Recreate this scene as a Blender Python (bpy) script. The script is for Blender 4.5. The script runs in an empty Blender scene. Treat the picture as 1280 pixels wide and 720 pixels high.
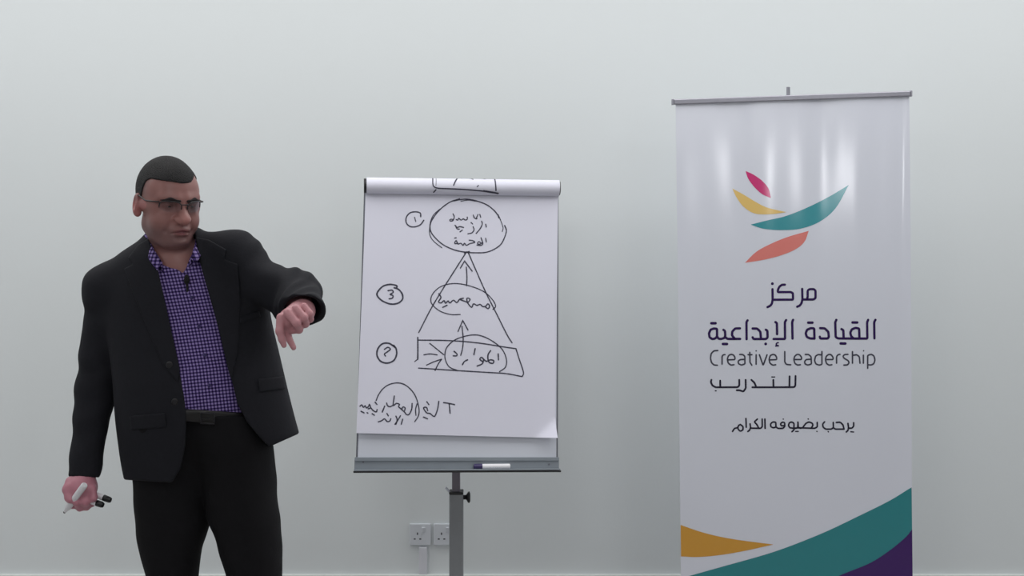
import bpy, bmesh, math, random
import numpy as np
from mathutils import Vector, Matrix

# ------------------------------------------------------------------ camera / light
F = 1800.0            # focal length in pixels of a 1280x720 frame
CAMZ = 1.84           # lens height above the floor
VH = 169.0            # picture row of the horizon
scene = bpy.context.scene
col = scene.collection

cam_d = bpy.data.cameras.new('camera')
cam_d.sensor_width = 36.0
cam_d.lens = F / 1280.0 * 36.0
cam_d.shift_y = -(360.0 - VH) / 1280.0
cam_d.clip_end = 60
cam = bpy.data.objects.new('camera', cam_d)
col.objects.link(cam)
cam.location = (0, 0, CAMZ)
cam.rotation_euler = (math.pi / 2, 0, 0)
scene.camera = cam

vs = scene.view_settings
vs.view_transform = 'Standard'
vs.look = 'None'
vs.gamma = 1.0
vs.use_curve_mapping = False
vs.exposure = -0.04

world = bpy.data.worlds.new('world')
scene.world = world
world.use_nodes = True
world.node_tree.nodes['Background'].inputs[0].default_value = (0.8, 0.9, 1.0, 1)
world.node_tree.nodes['Background'].inputs[1].default_value = 0.05

YW = 5.73             # back wall
CEIL = 3.0
def area(name, loc, sx, sy, power, color=(1.0, 0.985, 0.97), rot=(0, 0, 0), spread=math.pi):
    l = bpy.data.lights.new(name, 'AREA')
    l.shape = 'RECTANGLE'; l.size = sx; l.size_y = sy
    l.energy = power; l.color = color; l.spread = spread
    o = bpy.data.objects.new(name, l); col.objects.link(o)
    o.location = loc; o.rotation_euler = rot
    return o
# a long light trough over the stage, then rows of square ceiling lamps down the room
area('ceiling_trough_lamp', ((-4.2 + 4.6) / 2, 4.55, CEIL - 0.012), 8.0, 1.7, 92)
area('rear_glint_lamp', (3.3, -6.95, 2.63), 0.45, 0.68, 17, (0.97, 0.97, 1.0), (math.pi / 2, 0, 0))  # unseen lamp added for glints on the banner and a little fill
for (ly, lxs, pw) in [(1.6, (-2.6, -0.5, 1.9), 13), (-0.8, (-2.6, -0.5, 1.9), 8),
                      (-3.2, (-2.6, -0.5, 1.9), 6), (-5.6, (-2.6, -0.5, 1.9, 3.1), 6)]:
    for lx in lxs:
        area('ceiling_lamp', (lx, ly, CEIL - 0.012), 0.6, 0.6, pw)

# ------------------------------------------------------------------ helpers
def srgb(r, g, b):
    f = lambda c: (c / 255.0) / 12.92 if c <= 10 else (((c / 255.0) + 0.055) / 1.055) ** 2.4
    return (f(r), f(g), f(b), 1.0)

def mat(name, color, rough=0.6, metal=0.0, spec=0.5, noise=None, bump=None, sss=0.0):
    """procedural principled material; noise=(scale, amount) varies the colour, bump=(scale, strength)"""
    m = bpy.data.materials.new(name); m.use_nodes = True
    nt = m.node_tree; p = nt.nodes['Principled BSDF']
    p.inputs['Base Color'].default_value = color
    p.inputs['Roughness'].default_value = rough
    p.inputs['Metallic'].default_value = metal
    p.inputs['Specular IOR Level'].default_value = spec
    if sss:
        p.inputs['Subsurface Weight'].default_value = sss
        p.inputs['Subsurface Radius'].default_value = (0.012, 0.005, 0.003)
        p.inputs['Subsurface Scale'].default_value = 0.5
    tc = nt.nodes.new('ShaderNodeTexCoord')
    if noise:
        n = nt.nodes.new('ShaderNodeTexNoise'); n.inputs['Scale'].default_value = noise[0]
        n.inputs['Detail'].default_value = 4
        nt.links.new(tc.outputs['Object'], n.inputs['Vector'])
        mx = nt.nodes.new('ShaderNodeMix'); mx.data_type = 'RGBA'
        k = noise[1]
        mx.inputs[6].default_value = tuple(c * (1 - k) for c in color[:3]) + (1,)
        mx.inputs[7].default_value = tuple(min(1, c * (1 + k)) for c in color[:3]) + (1,)
        nt.links.new(n.outputs['Fac'], mx.inputs[0])
        nt.links.new(mx.outputs[2], p.inputs['Base Color'])
    if bump:
        n2 = nt.nodes.new('ShaderNodeTexNoise'); n2.inputs['Scale'].default_value = bump[0]
        n2.inputs['Detail'].default_value = 3
        nt.links.new(tc.outputs['Object'], n2.inputs['Vector'])
        b = nt.nodes.new('ShaderNodeBump'); b.inputs['Strength'].default_value = bump[1]
        b.inputs['Distance'].default_value = 0.01
        nt.links.new(n2.outputs['Fac'], b.inputs['Height'])
        nt.links.new(b.outputs['Normal'], p.inputs['Normal'])
    return m

class MB:
    """collects shapes and links them as one mesh object"""
    def __init__(self):
        self.v = []; self.f = []; self.m = []; self.s = []
    def add(self, verts, faces, mi=0, smooth=False):
        o = len(self.v)
        self.v += [tuple(p) for p in verts]
        self.f += [tuple(i + o for i in f) for f in faces]
        self.m += [mi] * len(faces); self.s += [smooth] * len(faces)
    def box(self, c, size, mi=0, R=None):
        hx, hy, hz = (s / 2 for s in size)
        vs_ = [Vector((x * hx, y * hy, z * hz)) for x in (-1, 1) for y in (-1, 1) for z in (-1, 1)]
        if R is not None: vs_ = [R @ p for p in vs_]
        vs_ = [p + Vector(c) for p in vs_]
        self.add(vs_, [(0, 1, 3, 2), (4, 6, 7, 5), (0, 4, 5, 1), (2, 3, 7, 6), (0, 2, 6, 4), (1, 5, 7, 3)], mi)
    def hexa(self, p8, mi=0):
        """p8: bottom four then top four, both running the same way round"""
        self.add(p8, [(3, 2, 1, 0), (4, 5, 6, 7), (0, 1, 5, 4), (1, 2, 6, 5), (2, 3, 7, 6), (3, 0, 4, 7)], mi)
    def tube(self, pts, rad, n=16, mi=0, caps=True, smooth=True):
        pts = [Vector(p) for p in pts]
        if not hasattr(rad, '__len__'): rad = [rad] * len(pts)
        rings = []
        prev = None
        for i, p in enumerate(pts):
            if i == 0: t = pts[1] - p
            elif i == len(pts) - 1: t = p - pts[i - 1]
            else: t = pts[i + 1] - pts[i - 1]
            if t.length < 1e-9: t = prev_t
            t = t.normalized(); prev_t = t
            if prev is None:
                a = Vector((0, 0, 1)) if abs(t.z) < 0.9 else Vector((1, 0, 0))
                u = t.cross(a).normalized()
            else:
                u = (prev - t * prev.dot(t)).normalized()
            prev = u; w = t.cross(u)
            rings.append([p + (u * math.cos(2 * math.pi * k / n) + w * math.sin(2 * math.pi * k / n)) * rad[i] for k in range(n)])
        vs_ = [q for r in rings for q in r]; fs = []
        for i in range(len(pts) - 1):
            for k in range(n):
                fs.append((i * n + k, i * n + (k + 1) % n, (i + 1) * n + (k + 1) % n, (i + 1) * n + k))
        self.add(vs_, fs, mi, smooth)
        if caps:
            self.add(rings[0], [tuple(reversed(range(n)))], mi)
            self.add(rings[-1], [tuple(range(n))], mi)
    def grid(self, rows, mi=0, smooth=True):
        nr = len(rows); nc = len(rows[0])
        vs_ = [p for r in rows for p in r]
        fs = [(i * nc + j, i * nc + j + 1, (i + 1) * nc + j + 1, (i + 1) * nc + j) for i in range(nr - 1) for j in range(nc - 1)]
        self.add(vs_, fs, mi, smooth)
    def build(self, name, mats, parent=None, bevel=0.0, seg=2, origin=None, solid=0.0):
        me = bpy.data.meshes.new(name)
        base = Vector(origin) if origin is not None else (world_loc(parent) if parent else Vector((0, 0, 0)))
        me.from_pydata([tuple(Vector(p) - base) for p in self.v], [], self.f)
        if not isinstance(mats, (list, tuple)): mats = [mats]
        for m_ in mats: me.materials.append(m_)
        me.polygons.foreach_set('material_index', self.m)
        me.polygons.foreach_set('use_smooth', self.s)
        me.update()
        o = bpy.data.objects.new(name, me); col.objects.link(o)
        if parent: o.parent = parent
        else: o.location = base
        if parent and origin is not None: o.location = base - world_loc(parent)
        if solid:
            md = o.modifiers.new('solid', 'SOLIDIFY'); md.thickness = solid; md.offset = -1
        if bevel:
            md = o.modifiers.new('bevel', 'BEVEL'); md.width = bevel; md.segments = seg; md.limit_method = 'ANGLE'
        return o

def world_loc(o):
    p = Vector((0, 0, 0))
    while o is not None:
        p += o.location; o = o.parent
    return p

def tag(o, label, cat, group=None):
    o['label'] = label; o['category'] = cat
    if group: o['group'] = group
    return o
def thing(name, label, cat, loc, group=None):
    o = bpy.data.objects.new(name, None); col.objects.link(o)
    o.location = loc; o.empty_display_size = 0.1
    return tag(o, label, cat, group)
def struct(o):
    o['kind'] = 'structure'; return o

def W(u, v, Y):
    """point at depth Y seen at picture position (u, v)"""
    return Vector(((u - 640.0) * Y / F, Y, CAMZ - (v - VH) * Y / F))

class Plane:
    def __init__(self, p0, p1, p2):
        self.p = Vector(p0)
        self.n = (Vector(p1) - self.p).cross(Vector(p2) - self.p).normalized()
        if self.n.y > 0: self.n = -self.n
    def at(self, u, v, off=0.0):
        d = Vector(((u - 640.0) / F, 1.0, -(v - VH) / F))
        o = Vector((0, 0, CAMZ))
        t = (self.p - o).dot(self.n) / d.dot(self.n)
        return o + d * t + self.n * off

def catmull(pts, step=1.2):
    pts = [Vector((p[0], p[1])) for p in pts]
    if len(pts) < 3:
        n = max(2, int((pts[-1] - pts[0]).length / step) + 1)
        return [pts[0].lerp(pts[-1], i / (n - 1)) for i in range(n)]
    ext = [pts[0] * 2 - pts[1]] + pts + [pts[-1] * 2 - pts[-2]]
    out = []
    for i in range(1, len(ext) - 2):
        a, b, c, d = ext[i - 1:i + 3]
        n = max(2, int((c - b).length / step) + 1)
        for k in range(n):
            t = k / n
            out.append(0.5 * ((2 * b) + (c - a) * t + (2 * a - 5 * b + 4 * c - d) * t * t + (3 * b - a - 3 * c + d) * t ** 3))
    out.append(pts[-1])
    return out

def polyround(pts, step=1.2, r=0.6):
    """straight runs with small rounded corners"""
    P = [Vector(p) for p in pts]; out = [P[0]]
    for i in range(1, len(P) - 1):
        a, b, c = P[i - 1], P[i], P[i + 1]
        ra = min(r, (a - b).length * 0.45); rc = min(r, (c - b).length * 0.45)
        s = b + (a - b).normalized() * ra; e = b + (c - b).normalized() * rc
        for k in range(4):
            t = k / 3
            out.append(s * (1 - t) ** 2 + b * 2 * t * (1 - t) + e * t * t)
    out.append(P[-1])
    res = []
    for a, b in zip(out[:-1], out[1:]):
        n = max(1, int((b - a).length / step))
        for k in range(n): res.append(a.lerp(b, k / n))
    res.append(out[-1])
    return res

def ribbon(mb, pts, w, surf, mi, step=1.2, smooth_curve=True, jitter=0.0, rnd=None):
    """a pen or print stroke of width w (picture px) lying on the surface surf(u, v)"""
    c = catmull(pts, step) if smooth_curve else polyround(pts, step, 1.2)
    cl = [c[0]]
    for p in c[1:]:
        if (p - cl[-1]).length > 0.08: cl.append(p)
    if len(cl) < 2: cl = [cl[0] - Vector((0.3, 0)), cl[0] + Vector((0.3, 0))]
    L = []; R_ = []
    n = len(cl)
    for i, p in enumerate(cl):
        t = (cl[min(i + 1, n - 1)] - cl[max(i - 1, 0)]).normalized()
        q = Vector((-t.y, t.x))
        ww = w * (1 + (jitter * (rnd.random() - 0.5) if rnd else 0))
        L.append(p + q * ww / 2); R_.append(p - q * ww / 2)
    # round caps
    t0 = (cl[0] - cl[1]).normalized(); t1 = (cl[-1] - cl[-2]).normalized()
    def cap(c0, t):
        q = Vector((-t.y, t.x)); pts_ = []
        for k in range(7):
            a = -math.pi / 2 + math.pi * k / 6
            pts_.append(c0 + (t * math.cos(a) + q * math.sin(a)) * w / 2)
        return pts_
    mb.grid([[surf(*p) for p in L], [surf(*p) for p in R_]], mi, False)
    for c0, t in ((cl[0], t0), (cl[-1], t1)):
        cp = cap(c0, t)
        mb.add([surf(*p) for p in cp], [tuple(range(7))], mi)

def dot(mb, c, r, surf, mi):
    mb.add([surf(c[0] + r * math.cos(2 * math.pi * k / 14), c[1] + r * math.sin(2 * math.pi * k / 14)) for k in range(14)], [tuple(range(14))], mi)

def resample(pts, n):
    c = catmull(pts, 1.0)
    d = [0.0]
    for a, b in zip(c[:-1], c[1:]): d.append(d[-1] + (b - a).length)
    out = []
    for i in range(n):
        s = d[-1] * i / (n - 1)
        j = int(np.searchsorted(d, s)); j = min(max(j, 1), len(d) - 1)
        t = (s - d[j - 1]) / max(1e-9, d[j] - d[j - 1])
        out.append(c[j - 1].lerp(c[j], t))
    return out
def between(mb, top, bot, surf, mi, n=60, m=8):
    A = resample(top, n); B = resample(bot, n)
    mb.grid([[surf(*(a.lerp(b, k / m))) for a, b in zip(A, B)] for k in range(m + 1)], mi, True)

# ------------------------------------------------------------------ materials
M = {}
M['wall'] = mat('wall_paint', srgb(225, 231, 233), 0.75, noise=(0.8, 0.012), bump=(90, 0.02))
M['sidewall'] = mat('side_wall_paint', srgb(215, 220, 222), 0.8)
M['ceil'] = mat('ceiling_paint', srgb(225, 226, 228), 0.85)
M['floor'] = mat('floor_carpet', srgb(160, 157, 156), 0.9, noise=(60, 0.2), bump=(200, 0.3))
M['skirt'] = mat('skirting_paint', srgb(228, 234, 232), 0.4)
M['vinyl'] = mat('banner_vinyl', srgb(222, 226, 237), 0.12, spec=0.5)
M['alu'] = mat('brushed_aluminium', srgb(165, 165, 175), 0.35, 0.7, noise=(40, 0.08))
M['print_purple'] = mat('print_purple', srgb(45, 20, 80), 0.12)
M['print_deep'] = mat('print_deep_purple', srgb(62, 26, 100), 0.12)
M['print_grey'] = mat('print_grey', srgb(72, 72, 86), 0.12)
M['print_dark'] = mat('print_dark', srgb(42, 40, 58), 0.12)
M['print_magenta'] = mat('print_magenta', srgb(206, 58, 122), 0.12)
M['print_yellow'] = mat('print_yellow', srgb(230, 196, 118), 0.12)
M['print_orange'] = mat('print_orange', srgb(212, 156, 62), 0.12)
M['print_teal'] = mat('print_teal', srgb(62, 150, 160), 0.12)
M['print_teal2'] = mat('print_deep_teal', srgb(46, 134, 140), 0.12)
M['print_coral'] = mat('print_coral', srgb(224, 130, 122), 0.12)
M['paper'] = mat('flip_chart_paper', srgb(222, 223, 237), 0.65, noise=(6, 0.01), bump=(5, 0.06))
M['ink'] = mat('marker_ink', srgb(56, 56, 74), 0.6)
M['board'] = mat('whiteboard_enamel', srgb(214, 219, 230), 0.3)
M['frame'] = mat('grey_frame', srgb(110, 112, 122), 0.4, 0.3)
M['tray'] = mat('tray_grey', srgb(140, 148, 156), 0.4, 0.35, noise=(30, 0.05))
M['black'] = mat('black_plastic', srgb(20, 20, 24), 0.45)
M['column'] = mat('column_grey', srgb(134, 138, 142), 0.5, 0.0, noise=(30, 0.05))
M['tube'] = mat('inner_tube_grey', srgb(124, 120, 130), 0.4, 0.2)
M['socket'] = mat('socket_plastic', srgb(214, 219, 226), 0.35)
M['hole'] = mat('socket_hole', srgb(84, 86, 92), 0.6)
M['trunk'] = mat('trunking_plastic', srgb(221, 223, 231), 0.45)
M['pen_white'] = mat('marker_white', srgb(235, 235, 240), 0.3)
M['pen_cap_purple'] = mat('marker_cap_purple', srgb(52, 42, 92), 0.35)
M['pen_cap_black'] = mat('marker_cap_black', srgb(18, 20, 22), 0.35)

# ------------------------------------------------------------------ room
X0, X1, YB = -4.2, 4.6, -7.0
def slab(name, c, s, m):
    b = MB(); b.box(c, s)
    return struct(b.build(name, m))
slab('floor', ((X0 + X1) / 2, (YB + YW) / 2, -0.05), (X1 - X0 + 0.4, YW - YB + 0.4, 0.1), M['floor'])
slab('ceiling', ((X0 + X1) / 2, (YB + YW) / 2, CEIL + 0.05), (X1 - X0 + 0.4, YW - YB + 0.4, 0.1), M['ceil'])
slab('wall_back', ((X0 + X1) / 2, YW + 0.05, CEIL / 2), (X1 - X0 + 0.2, 0.1, CEIL), M['wall'])
slab('wall_left', (X0 - 0.05, (YB + YW) / 2, CEIL / 2), (0.1, YW - YB, CEIL), M['sidewall'])
slab('wall_right', (X1 + 0.05, (YB + YW) / 2, CEIL / 2), (0.1, YW - YB, CEIL), M['sidewall'])
slab('wall_front', ((X0 + X1) / 2, YB - 0.05, CEIL / 2), (X1 - X0 + 0.2, 0.1, CEIL), M['sidewall'])
b = MB(); b.box(((X0 + X1) / 2, YW - 0.008, 0.048), (X1 - X0, 0.016, 0.096))
struct(b.build('baseboard_back', M['skirt'], bevel=0.004))

# cable trunking under the left socket
b = MB()
tl = W(524, 683, YW); tr = W(534, 683, YW)
b.box(((tl.x + tr.x) / 2, YW - 0.006, (tl.z + 0.096) / 2), (tr.x - tl.x, 0.012, tl.z - 0.096))
o = b.build('cable_trunking', M['trunk'], bevel=0.002, origin=((tl.x + tr.x) / 2, YW, 0.096))
tag(o, 'narrow pale plastic cable trunking on wall below the left socket', 'cable trunking')

def socket(uc, vc, label):
    s = YW / F
    c = W(uc, vc, YW)
    r = thing('wall_socket', label, 'socket', (c.x, YW, c.z), 'wall sockets behind the flip chart')
    b = MB(); b.box((c.x, YW - 0.005, c.z), (0.084, 0.010, 0.086))
    b.build('faceplate', M['socket'], r, bevel=0.003)
    b = MB(); b.box((c.x + 0.013, YW - 0.0115, c.z + 0.020), (0.012, 0.006, 0.019), R=Matrix.Rotation(math.radians(8), 3, 'X'))
    b.build('rocker_switch', M['socket'], r, bevel=0.001)
    for (dx, dz, w, h) in ((-0.011, 0.004, 0.005, 0.009), (-0.022, -0.017, 0.008, 0.005), (0.000, -0.017, 0.008, 0.005)):
        b = MB(); b.box((c.x + dx, YW - 0.0101, c.z + dz), (w, 0.0012, h))
        b.build('pin_hole', M['hole'], r)
socket(525.5, 667.5, 'white switched wall socket with pin holes, left of pair near skirting')
socket(555.5, 667.5, 'white switched wall socket partly hidden behind the flip chart column')

# ------------------------------------------------------------------ flip chart
PL = Plane(W(443, 590, 4.92), W(698, 590, 5.00), W(455, 222, 5.14))
FR = thing('flip_chart_easel', 'grey flip chart easel with large white pad of handwritten diagrams', 'flip chart', (W(571, 600, 5.08).x, 5.08, 0))
def quadslab(mb, q, off0, off1, mi=0):
    """q: BL, BR, TR, TL picture corners on the board plane, between two offsets along its normal"""
    mb.hexa([PL.at(*p, off0) for p in q] + [PL.at(*p, off1) for p in q], mi)
b = MB(); quadslab(b, [(444.5, 588), (697.5, 588), (698.5, 226), (455.5, 224)], -0.020, -0.002)
b.build('frame', M['frame'], FR, bevel=0.002)
b = MB(); quadslab(b, [(447, 580), (695.3, 580), (696.5, 232), (457, 232)], -0.004, 0.0006)
b.build('whiteboard', M['board'], FR)

# paper pad: front sheet with a lifted lower edge and a curled corner
def lerp(a, b_, t): return a + (b_ - a) * t
def sheet_edges(t):      # t 0 top .. 1 bottom
    return (lerp(457.5, 445.4, t), lerp(240, 541.5, t)), (lerp(697.4, 693.6, t), lerp(240, 547.6, t))
def sheet_uv(s, t):
    (lu, lv), (ru, rv) = sheet_edges(t)
    return lerp(lu, ru, s), lerp(lv, rv, s)
def sheet_st(u, v):
    t = (v - 240) / 303.0
    for _ in range(4):
        (lu, lv), (ru, rv) = sheet_edges(t)
        s = (u - lu) / (ru - lu)
        t = (v - 240) / (lerp(541.5, 547.6, s) - 240)
    return s, t
def sheet_off(u, v):
    s, t = sheet_st(u, v)
    o = 0.006 + 0.010 * max(0, t) ** 4 + 0.0012 * math.sin(3.1 * t + 2.2 * s) + 0.0008 * math.sin(7 * s + 3 * t)
    dc = (1 - s) * 0.82 + (1 - t)          # distance to the lower right corner
    if dc < 0.085: o += 0.055 * ((0.085 - dc) / 0.085) ** 1.6
    return o
def sheet(u, v): return PL.at(u, v, sheet_off(u, v))
def sheet_ink(u, v): return PL.at(u, v, sheet_off(u, v) + 0.0006)
b = MB()
NS, NT = 70, 90
b.grid([[sheet(*sheet_uv(j / NS, i / NT)) for j in range(NS + 1)] for i in range(NT + 1)], 0)
rows = []
for i in range(NT + 1):
    rows.append([PL.at(*sheet_uv(j / NS, i / NT), sheet_off(*sheet_uv(j / NS, i / NT)) - 0.0004) for j in range(NS, -1, -1)])
b.grid(rows, 0)
quadslab(b, [(447.5, 536), (692.5, 541), (696.5, 242), (458.5, 242)], 0.0008, 0.0045)   # the sheets underneath

def Z(x0, y0, k): return lambda L: [(x0 + x / k, y0 + y / k) for (x, y) in L]
z1, z2, z3, z4, z5 = Z(530, 215, 6.545), Z(460, 310, 6.0), Z(460, 395, 6.095), Z(440, 470, 9.143), Z(440, 210, 9.0)
STR = []
def S(z, w, *lists):
    for L in lists: STR.append((z(L), w))
S(z1, 1.5,
  [(290,222),(210,250),(135,305),(80,370),(50,430),(55,490),(95,545),(160,600),(250,640),(340,658),(430,663),(510,658),(580,630),(630,590),(660,530),(672,480),(658,440)],
  [(240,240),(300,228),(360,226),(430,240),(510,270),(570,315),(605,360),(610,378)])
S(z1, 1.1, [(605,350),(630,410),(645,460),(638,490)], [(130,305),(80,350),(55,400),(45,460),(48,520),(80,570),(145,622)], [(300,242),(360,233),(420,241)])
S(z1, 1.4, [(455,350),(462,372)], [(402,355),(412,380),(432,383)], [(440,350),(424,386)],
  [(352,372),(352,390),(334,395),(320,385),(302,396),(282,380),(276,396),(262,391)], [(236,345),(246,370),(234,400),(210,402),(216,389),(236,391)],
  [(503,430),(508,452)], [(470,405),(475,430),(455,470),(425,505)], [(384,416),(396,427)], [(400,450),(408,475),(390,500),(358,508)],
  [(252,438),(270,456),(292,449),(322,456)], [(293,492),(312,478)], [(258,442),(268,466),(288,470)],
  [(503,545),(508,574)], [(465,540),(480,588),(462,603),(432,600)], [(462,580),(446,572),(436,588),(452,594),(474,582)],
  [(368,560),(398,564),(414,578),(374,588),(346,602),(330,585),(318,602),(300,585),(276,592),(262,562),(249,588),(276,584)], [(250,543),(262,540)])
S(z2, 1.5, [(738,30),(560,310),(470,460),(380,635)], [(748,30),(800,150),(880,330),(960,490),(1040,650),(1078,712)], [(722,40),(758,28)],
  [(736,145),(741,220),(738,284)], [(692,152),(722,102),(726,104),(780,175)])
S(z2, 1.3, [(690,500),(620,500),(540,475),(485,430),(470,390),(485,345),(530,300),(590,275),(660,268),(740,280),(830,310),(890,345),(940,400),(955,440),(935,462)])
S(z2, 1.6, [(530,345),(546,372),(528,405),(548,413),(570,395),(580,416),(600,398),(612,414),(640,393),(665,411),(686,386),(714,378)],
  [(690,388),(722,400),(748,408),(764,385),(742,378),(745,410),(775,446),(790,420),(815,431),(840,424),(860,441),(884,436),(896,420),(911,436),(900,456),(882,446)], [(560,446),(592,431)])
S(z2, 2.0, [(212,302),(215,285),(165,275),(110,290),(70,335),(72,365),(110,400),(170,422),(225,415),(258,385),(255,345),(228,312),(196,300)])
S(z2, 1.7, [(150,322),(180,318),(188,335),(165,350),(186,358),(182,378),(158,383)])
S(z3, 1.5, [(715,80),(724,180),(718,250),(705,300)], [(685,118),(718,42),(724,42),(760,108)],
  [(378,185),(520,186),(650,190),(780,200),(900,215),(1020,235),(1125,250)], [(385,398),(500,405),(700,418),(900,430),(1050,440),(1170,462)],
  [(1125,250),(1150,330),(1182,430),(1172,462)])
S(z3, 1.8, [(378,165),(379,250),(378,330)])
S(z3, 1.2, [(378,330),(355,348)])
S(z3, 1.4, [(1000,425),(1045,390),(1052,330),(1020,255),(950,195),(870,155),(800,145),(720,160),(650,190),(600,240),(585,290),(590,340),(620,390),(680,416)],
  [(470,210),(575,295)], [(425,297),(470,290),(525,297)], [(445,375),(500,350),(560,330)], [(560,330),(535,365),(510,416)])
S(z3, 1.7, [(990,290),(992,335)], [(932,265),(912,300),(918,350),(948,362),(956,342),(930,335),(902,346),(880,332)],
  [(880,332),(864,316),(850,330),(868,346)], [(880,334),(868,365),(830,382)], [(815,250),(805,295)], [(757,335),(735,346),(718,371)], [(655,270),(676,290),(674,304),(648,304)])
S(z3, 2.0, [(205,240),(160,210),(110,213),(75,250),(68,300),(95,345),(145,360),(195,340),(217,295),(213,250),(195,225)])
S(z3, 1.7, [(125,255),(150,240),(170,254),(146,275),(125,290),(132,306)])
S(z4, 1.4, [(275,282),(300,220),(350,150),(420,100),(510,80),(590,95),(660,145),(715,215),(748,300),(765,390),(755,460),(715,522)], [(742,320),(725,380),(728,450)])
S(z4, 1.6, [(1045,305),(1110,315),(1170,328)], [(1108,320),(1118,425)],
  [(990,290),(975,380),(950,450),(930,462),(890,430),(850,420),(815,366),(850,360),(862,396)], [(853,295),(876,328)], [(815,470),(860,490)],
  [(685,315),(680,380),(650,440),(620,440),(598,412),(570,385),(580,355),(605,365),(600,396)], [(570,385),(530,350),(542,326),(506,314),(470,335),(482,230)],
  [(470,335),(430,352),(404,338),(395,310)], [(372,345),(345,412)],
  [(92,346),(110,330),(130,360),(150,340),(165,366),(190,346),(198,325),(212,362),(185,376)], [(215,365),(240,395),(275,411),(286,385)], [(263,300),(284,326)],
  [(230,432),(254,449)], [(103,404),(136,422)], [(172,420),(180,424)],
  [(300,525),(340,510),(370,490),(400,520),(430,515),(441,490)], [(398,430),(413,456)], [(500,460),(515,500),(500,552)], [(552,455),(520,510),(490,552)], [(577,495),(562,551)])
S(z5, 1.6, [(772,552),(765,510),(710,497),(650,510),(610,560),(610,620),(650,660),(710,665),(770,640),(806,592)])
S(z5, 1.2, [(703,558),(716,607)])
rnd = random.Random(4)
for pts, w in STR:
    ribbon(b, pts, w * 1.0, sheet_ink, 1, 1.4, True, 0.2, rnd)
b.build('paper_pad', [M['paper'], M['ink']], FR)

# pages folded back over the top: a soft half roll
def roll_pt(u, a, extra=0.0):
    """a: 0 at the lower front edge .. 1 over the top and behind"""
    s = (u - 456) / 242.0
    vb = lerp(243.0, 246.0, s); vt = lerp(222.5, 226.0, s)
    base = PL.at(u, (vb + vt) / 2, 0.010); top = PL.at(u, vt, 0.010)
    r = (top - base).length
    up = (top - base).normalized()
    ang = math.radians(-88 + 215 * a)
    return base + up * math.sin(ang) * (r + extra) + PL.n * (math.cos(ang) * (r + extra) * 1.05)
def roll_surf(u, v):
    s = (u - 456) / 242.0
    vb = lerp(243.0, 246.0, s); vt = lerp(222.5, 226.0, s)
    y = max(-0.985, min(0.985, ((vb + vt) / 2 - v) / ((vb - vt) / 2)))
    a = (math.degrees(math.asin(y)) + 88) / 215
    return roll_pt(u, a, 0.0008)
b = MB()
ru0, ru1 = 458.0, 698.0
b.grid([[roll_pt(ru0 + (ru1 - ru0) * j / 30, i / 28) for j in range(31)] for i in range(29)], 0)
b.grid([[roll_pt(ru0 + (ru1 - ru0) * j / 30, i / 28, -0.003) for j in range(30, -1, -1)] for i in range(29)], 0)
for L, w in ((([(68,64),(66,110),(75,135),(110,148),(200,152),(300,156),(400,163),(480,170),(540,178),(600,184)]), 1.4), ([(573,62),(575,110),(580,165)], 1.5),
             ([(268,62),(250,92),(235,125)], 1.6), ([(300,60),(340,56),(380,62),(395,72)], 1.2), ([(470,60),(490,66),(515,60)], 1.1), ([(426,137),(437,127)], 1.2),
             ([(92,160),(75,176)], 1.5), ([(95,66),(92,128)], 0.6), ([(480,167),(540,176),(600,185)], 1.6)):
    ribbon(b, z1(L), w, roll_surf, 1, 1.2)
b.build('folded_back_pages', [M['paper'], M['ink']], FR)
# clamp bar inside the roll with its dark end caps
b = MB()
def clamp_pts(u):
    return [roll_pt(u, i / 20, -0.004) for i in range(21)]
b.grid([clamp_pts(454.8), clamp_pts(699.2)], 0)
for u in (454.8, 699.2): b.add(clamp_pts(u), [tuple(range(21))], 0)
b.build('clamp_bar', M['black'], FR)

# tray
b = MB()
quadslab(b, [(442.8, 588.5), (698.6, 587), (698.5, 575), (443.3, 575)], -0.022, 0.004, 0)
quadslab(b, [(443.0, 576.5), (698.6, 576), (698.4, 571.5), (443.6, 571.5)], -0.022, 0.009, 0)
quadslab(b, [(442.2, 589.0), (698.8, 587.5), (698.8, 585.6), (442.3, 586.8)], 0.003, 0.034, 0)
b.build('pen_tray', M['tray'], FR, bevel=0.0012)
b = MB(); quadslab(b, [(441.6, 591.0), (699.4, 590.0), (699.4, 587.8), (441.6, 588.9)], -0.022, 0.036, 0)
b.build('tray_edge_strip', M['black'], FR)
for (u, v) in ((454, 577.5), (686, 580.5)):
    b = MB(); b.tube([PL.at(u, v, 0.003), PL.at(u, v, 0.0065)], 0.0034, 10)
    b.build('screw', M['frame'], FR)

# column
CY = 5.08
cu = W(570.5, 600, CY).x
zj = W(570, 616, CY).z
b = MB(); b.box((cu - 0.001, CY, (zj - 0.25 + W(0, 480, CY).z) / 2), (0.0285, 0.0285, W(0, 480, CY).z - zj + 0.25))
b.build('inner_column', M['tube'], FR, bevel=0.004)
b = MB(); b.box((cu, CY, (zj + 0.10) / 2), (0.049, 0.049, zj - 0.10))
b.build('outer_column', M['column'], FR, bevel=0.006)
b = MB(); b.box((cu, CY, zj + 0.003), (0.050, 0.050, 0.009))
b.build('column_collar', M['black'], FR, bevel=0.003)
kz = W(0, 621.5, CY).z
b = MB(); b.tube([(cu + 0.0245, CY, kz), (cu + 0.034, CY, kz), (cu + 0.037, CY, kz), (cu + 0.041, CY, kz), (cu + 0.046, CY, kz), (cu + 0.049, CY, kz)],
                 [0.008, 0.008, 0.012, 0.019, 0.020, 0.014], 20)
b.build('clamp_knob', M['black'], FR)
p = W(559, 611, CY)
b = MB(); b.tube([(cu - 0.020, CY - 0.01, zj + 0.001), (p.x - 0.005, CY - 0.012, p.z + 0.008)], 0.004, 10)
b.build('release_pin', M['board'], FR)
hb = PL.at(570, 500, -0.02)
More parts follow.
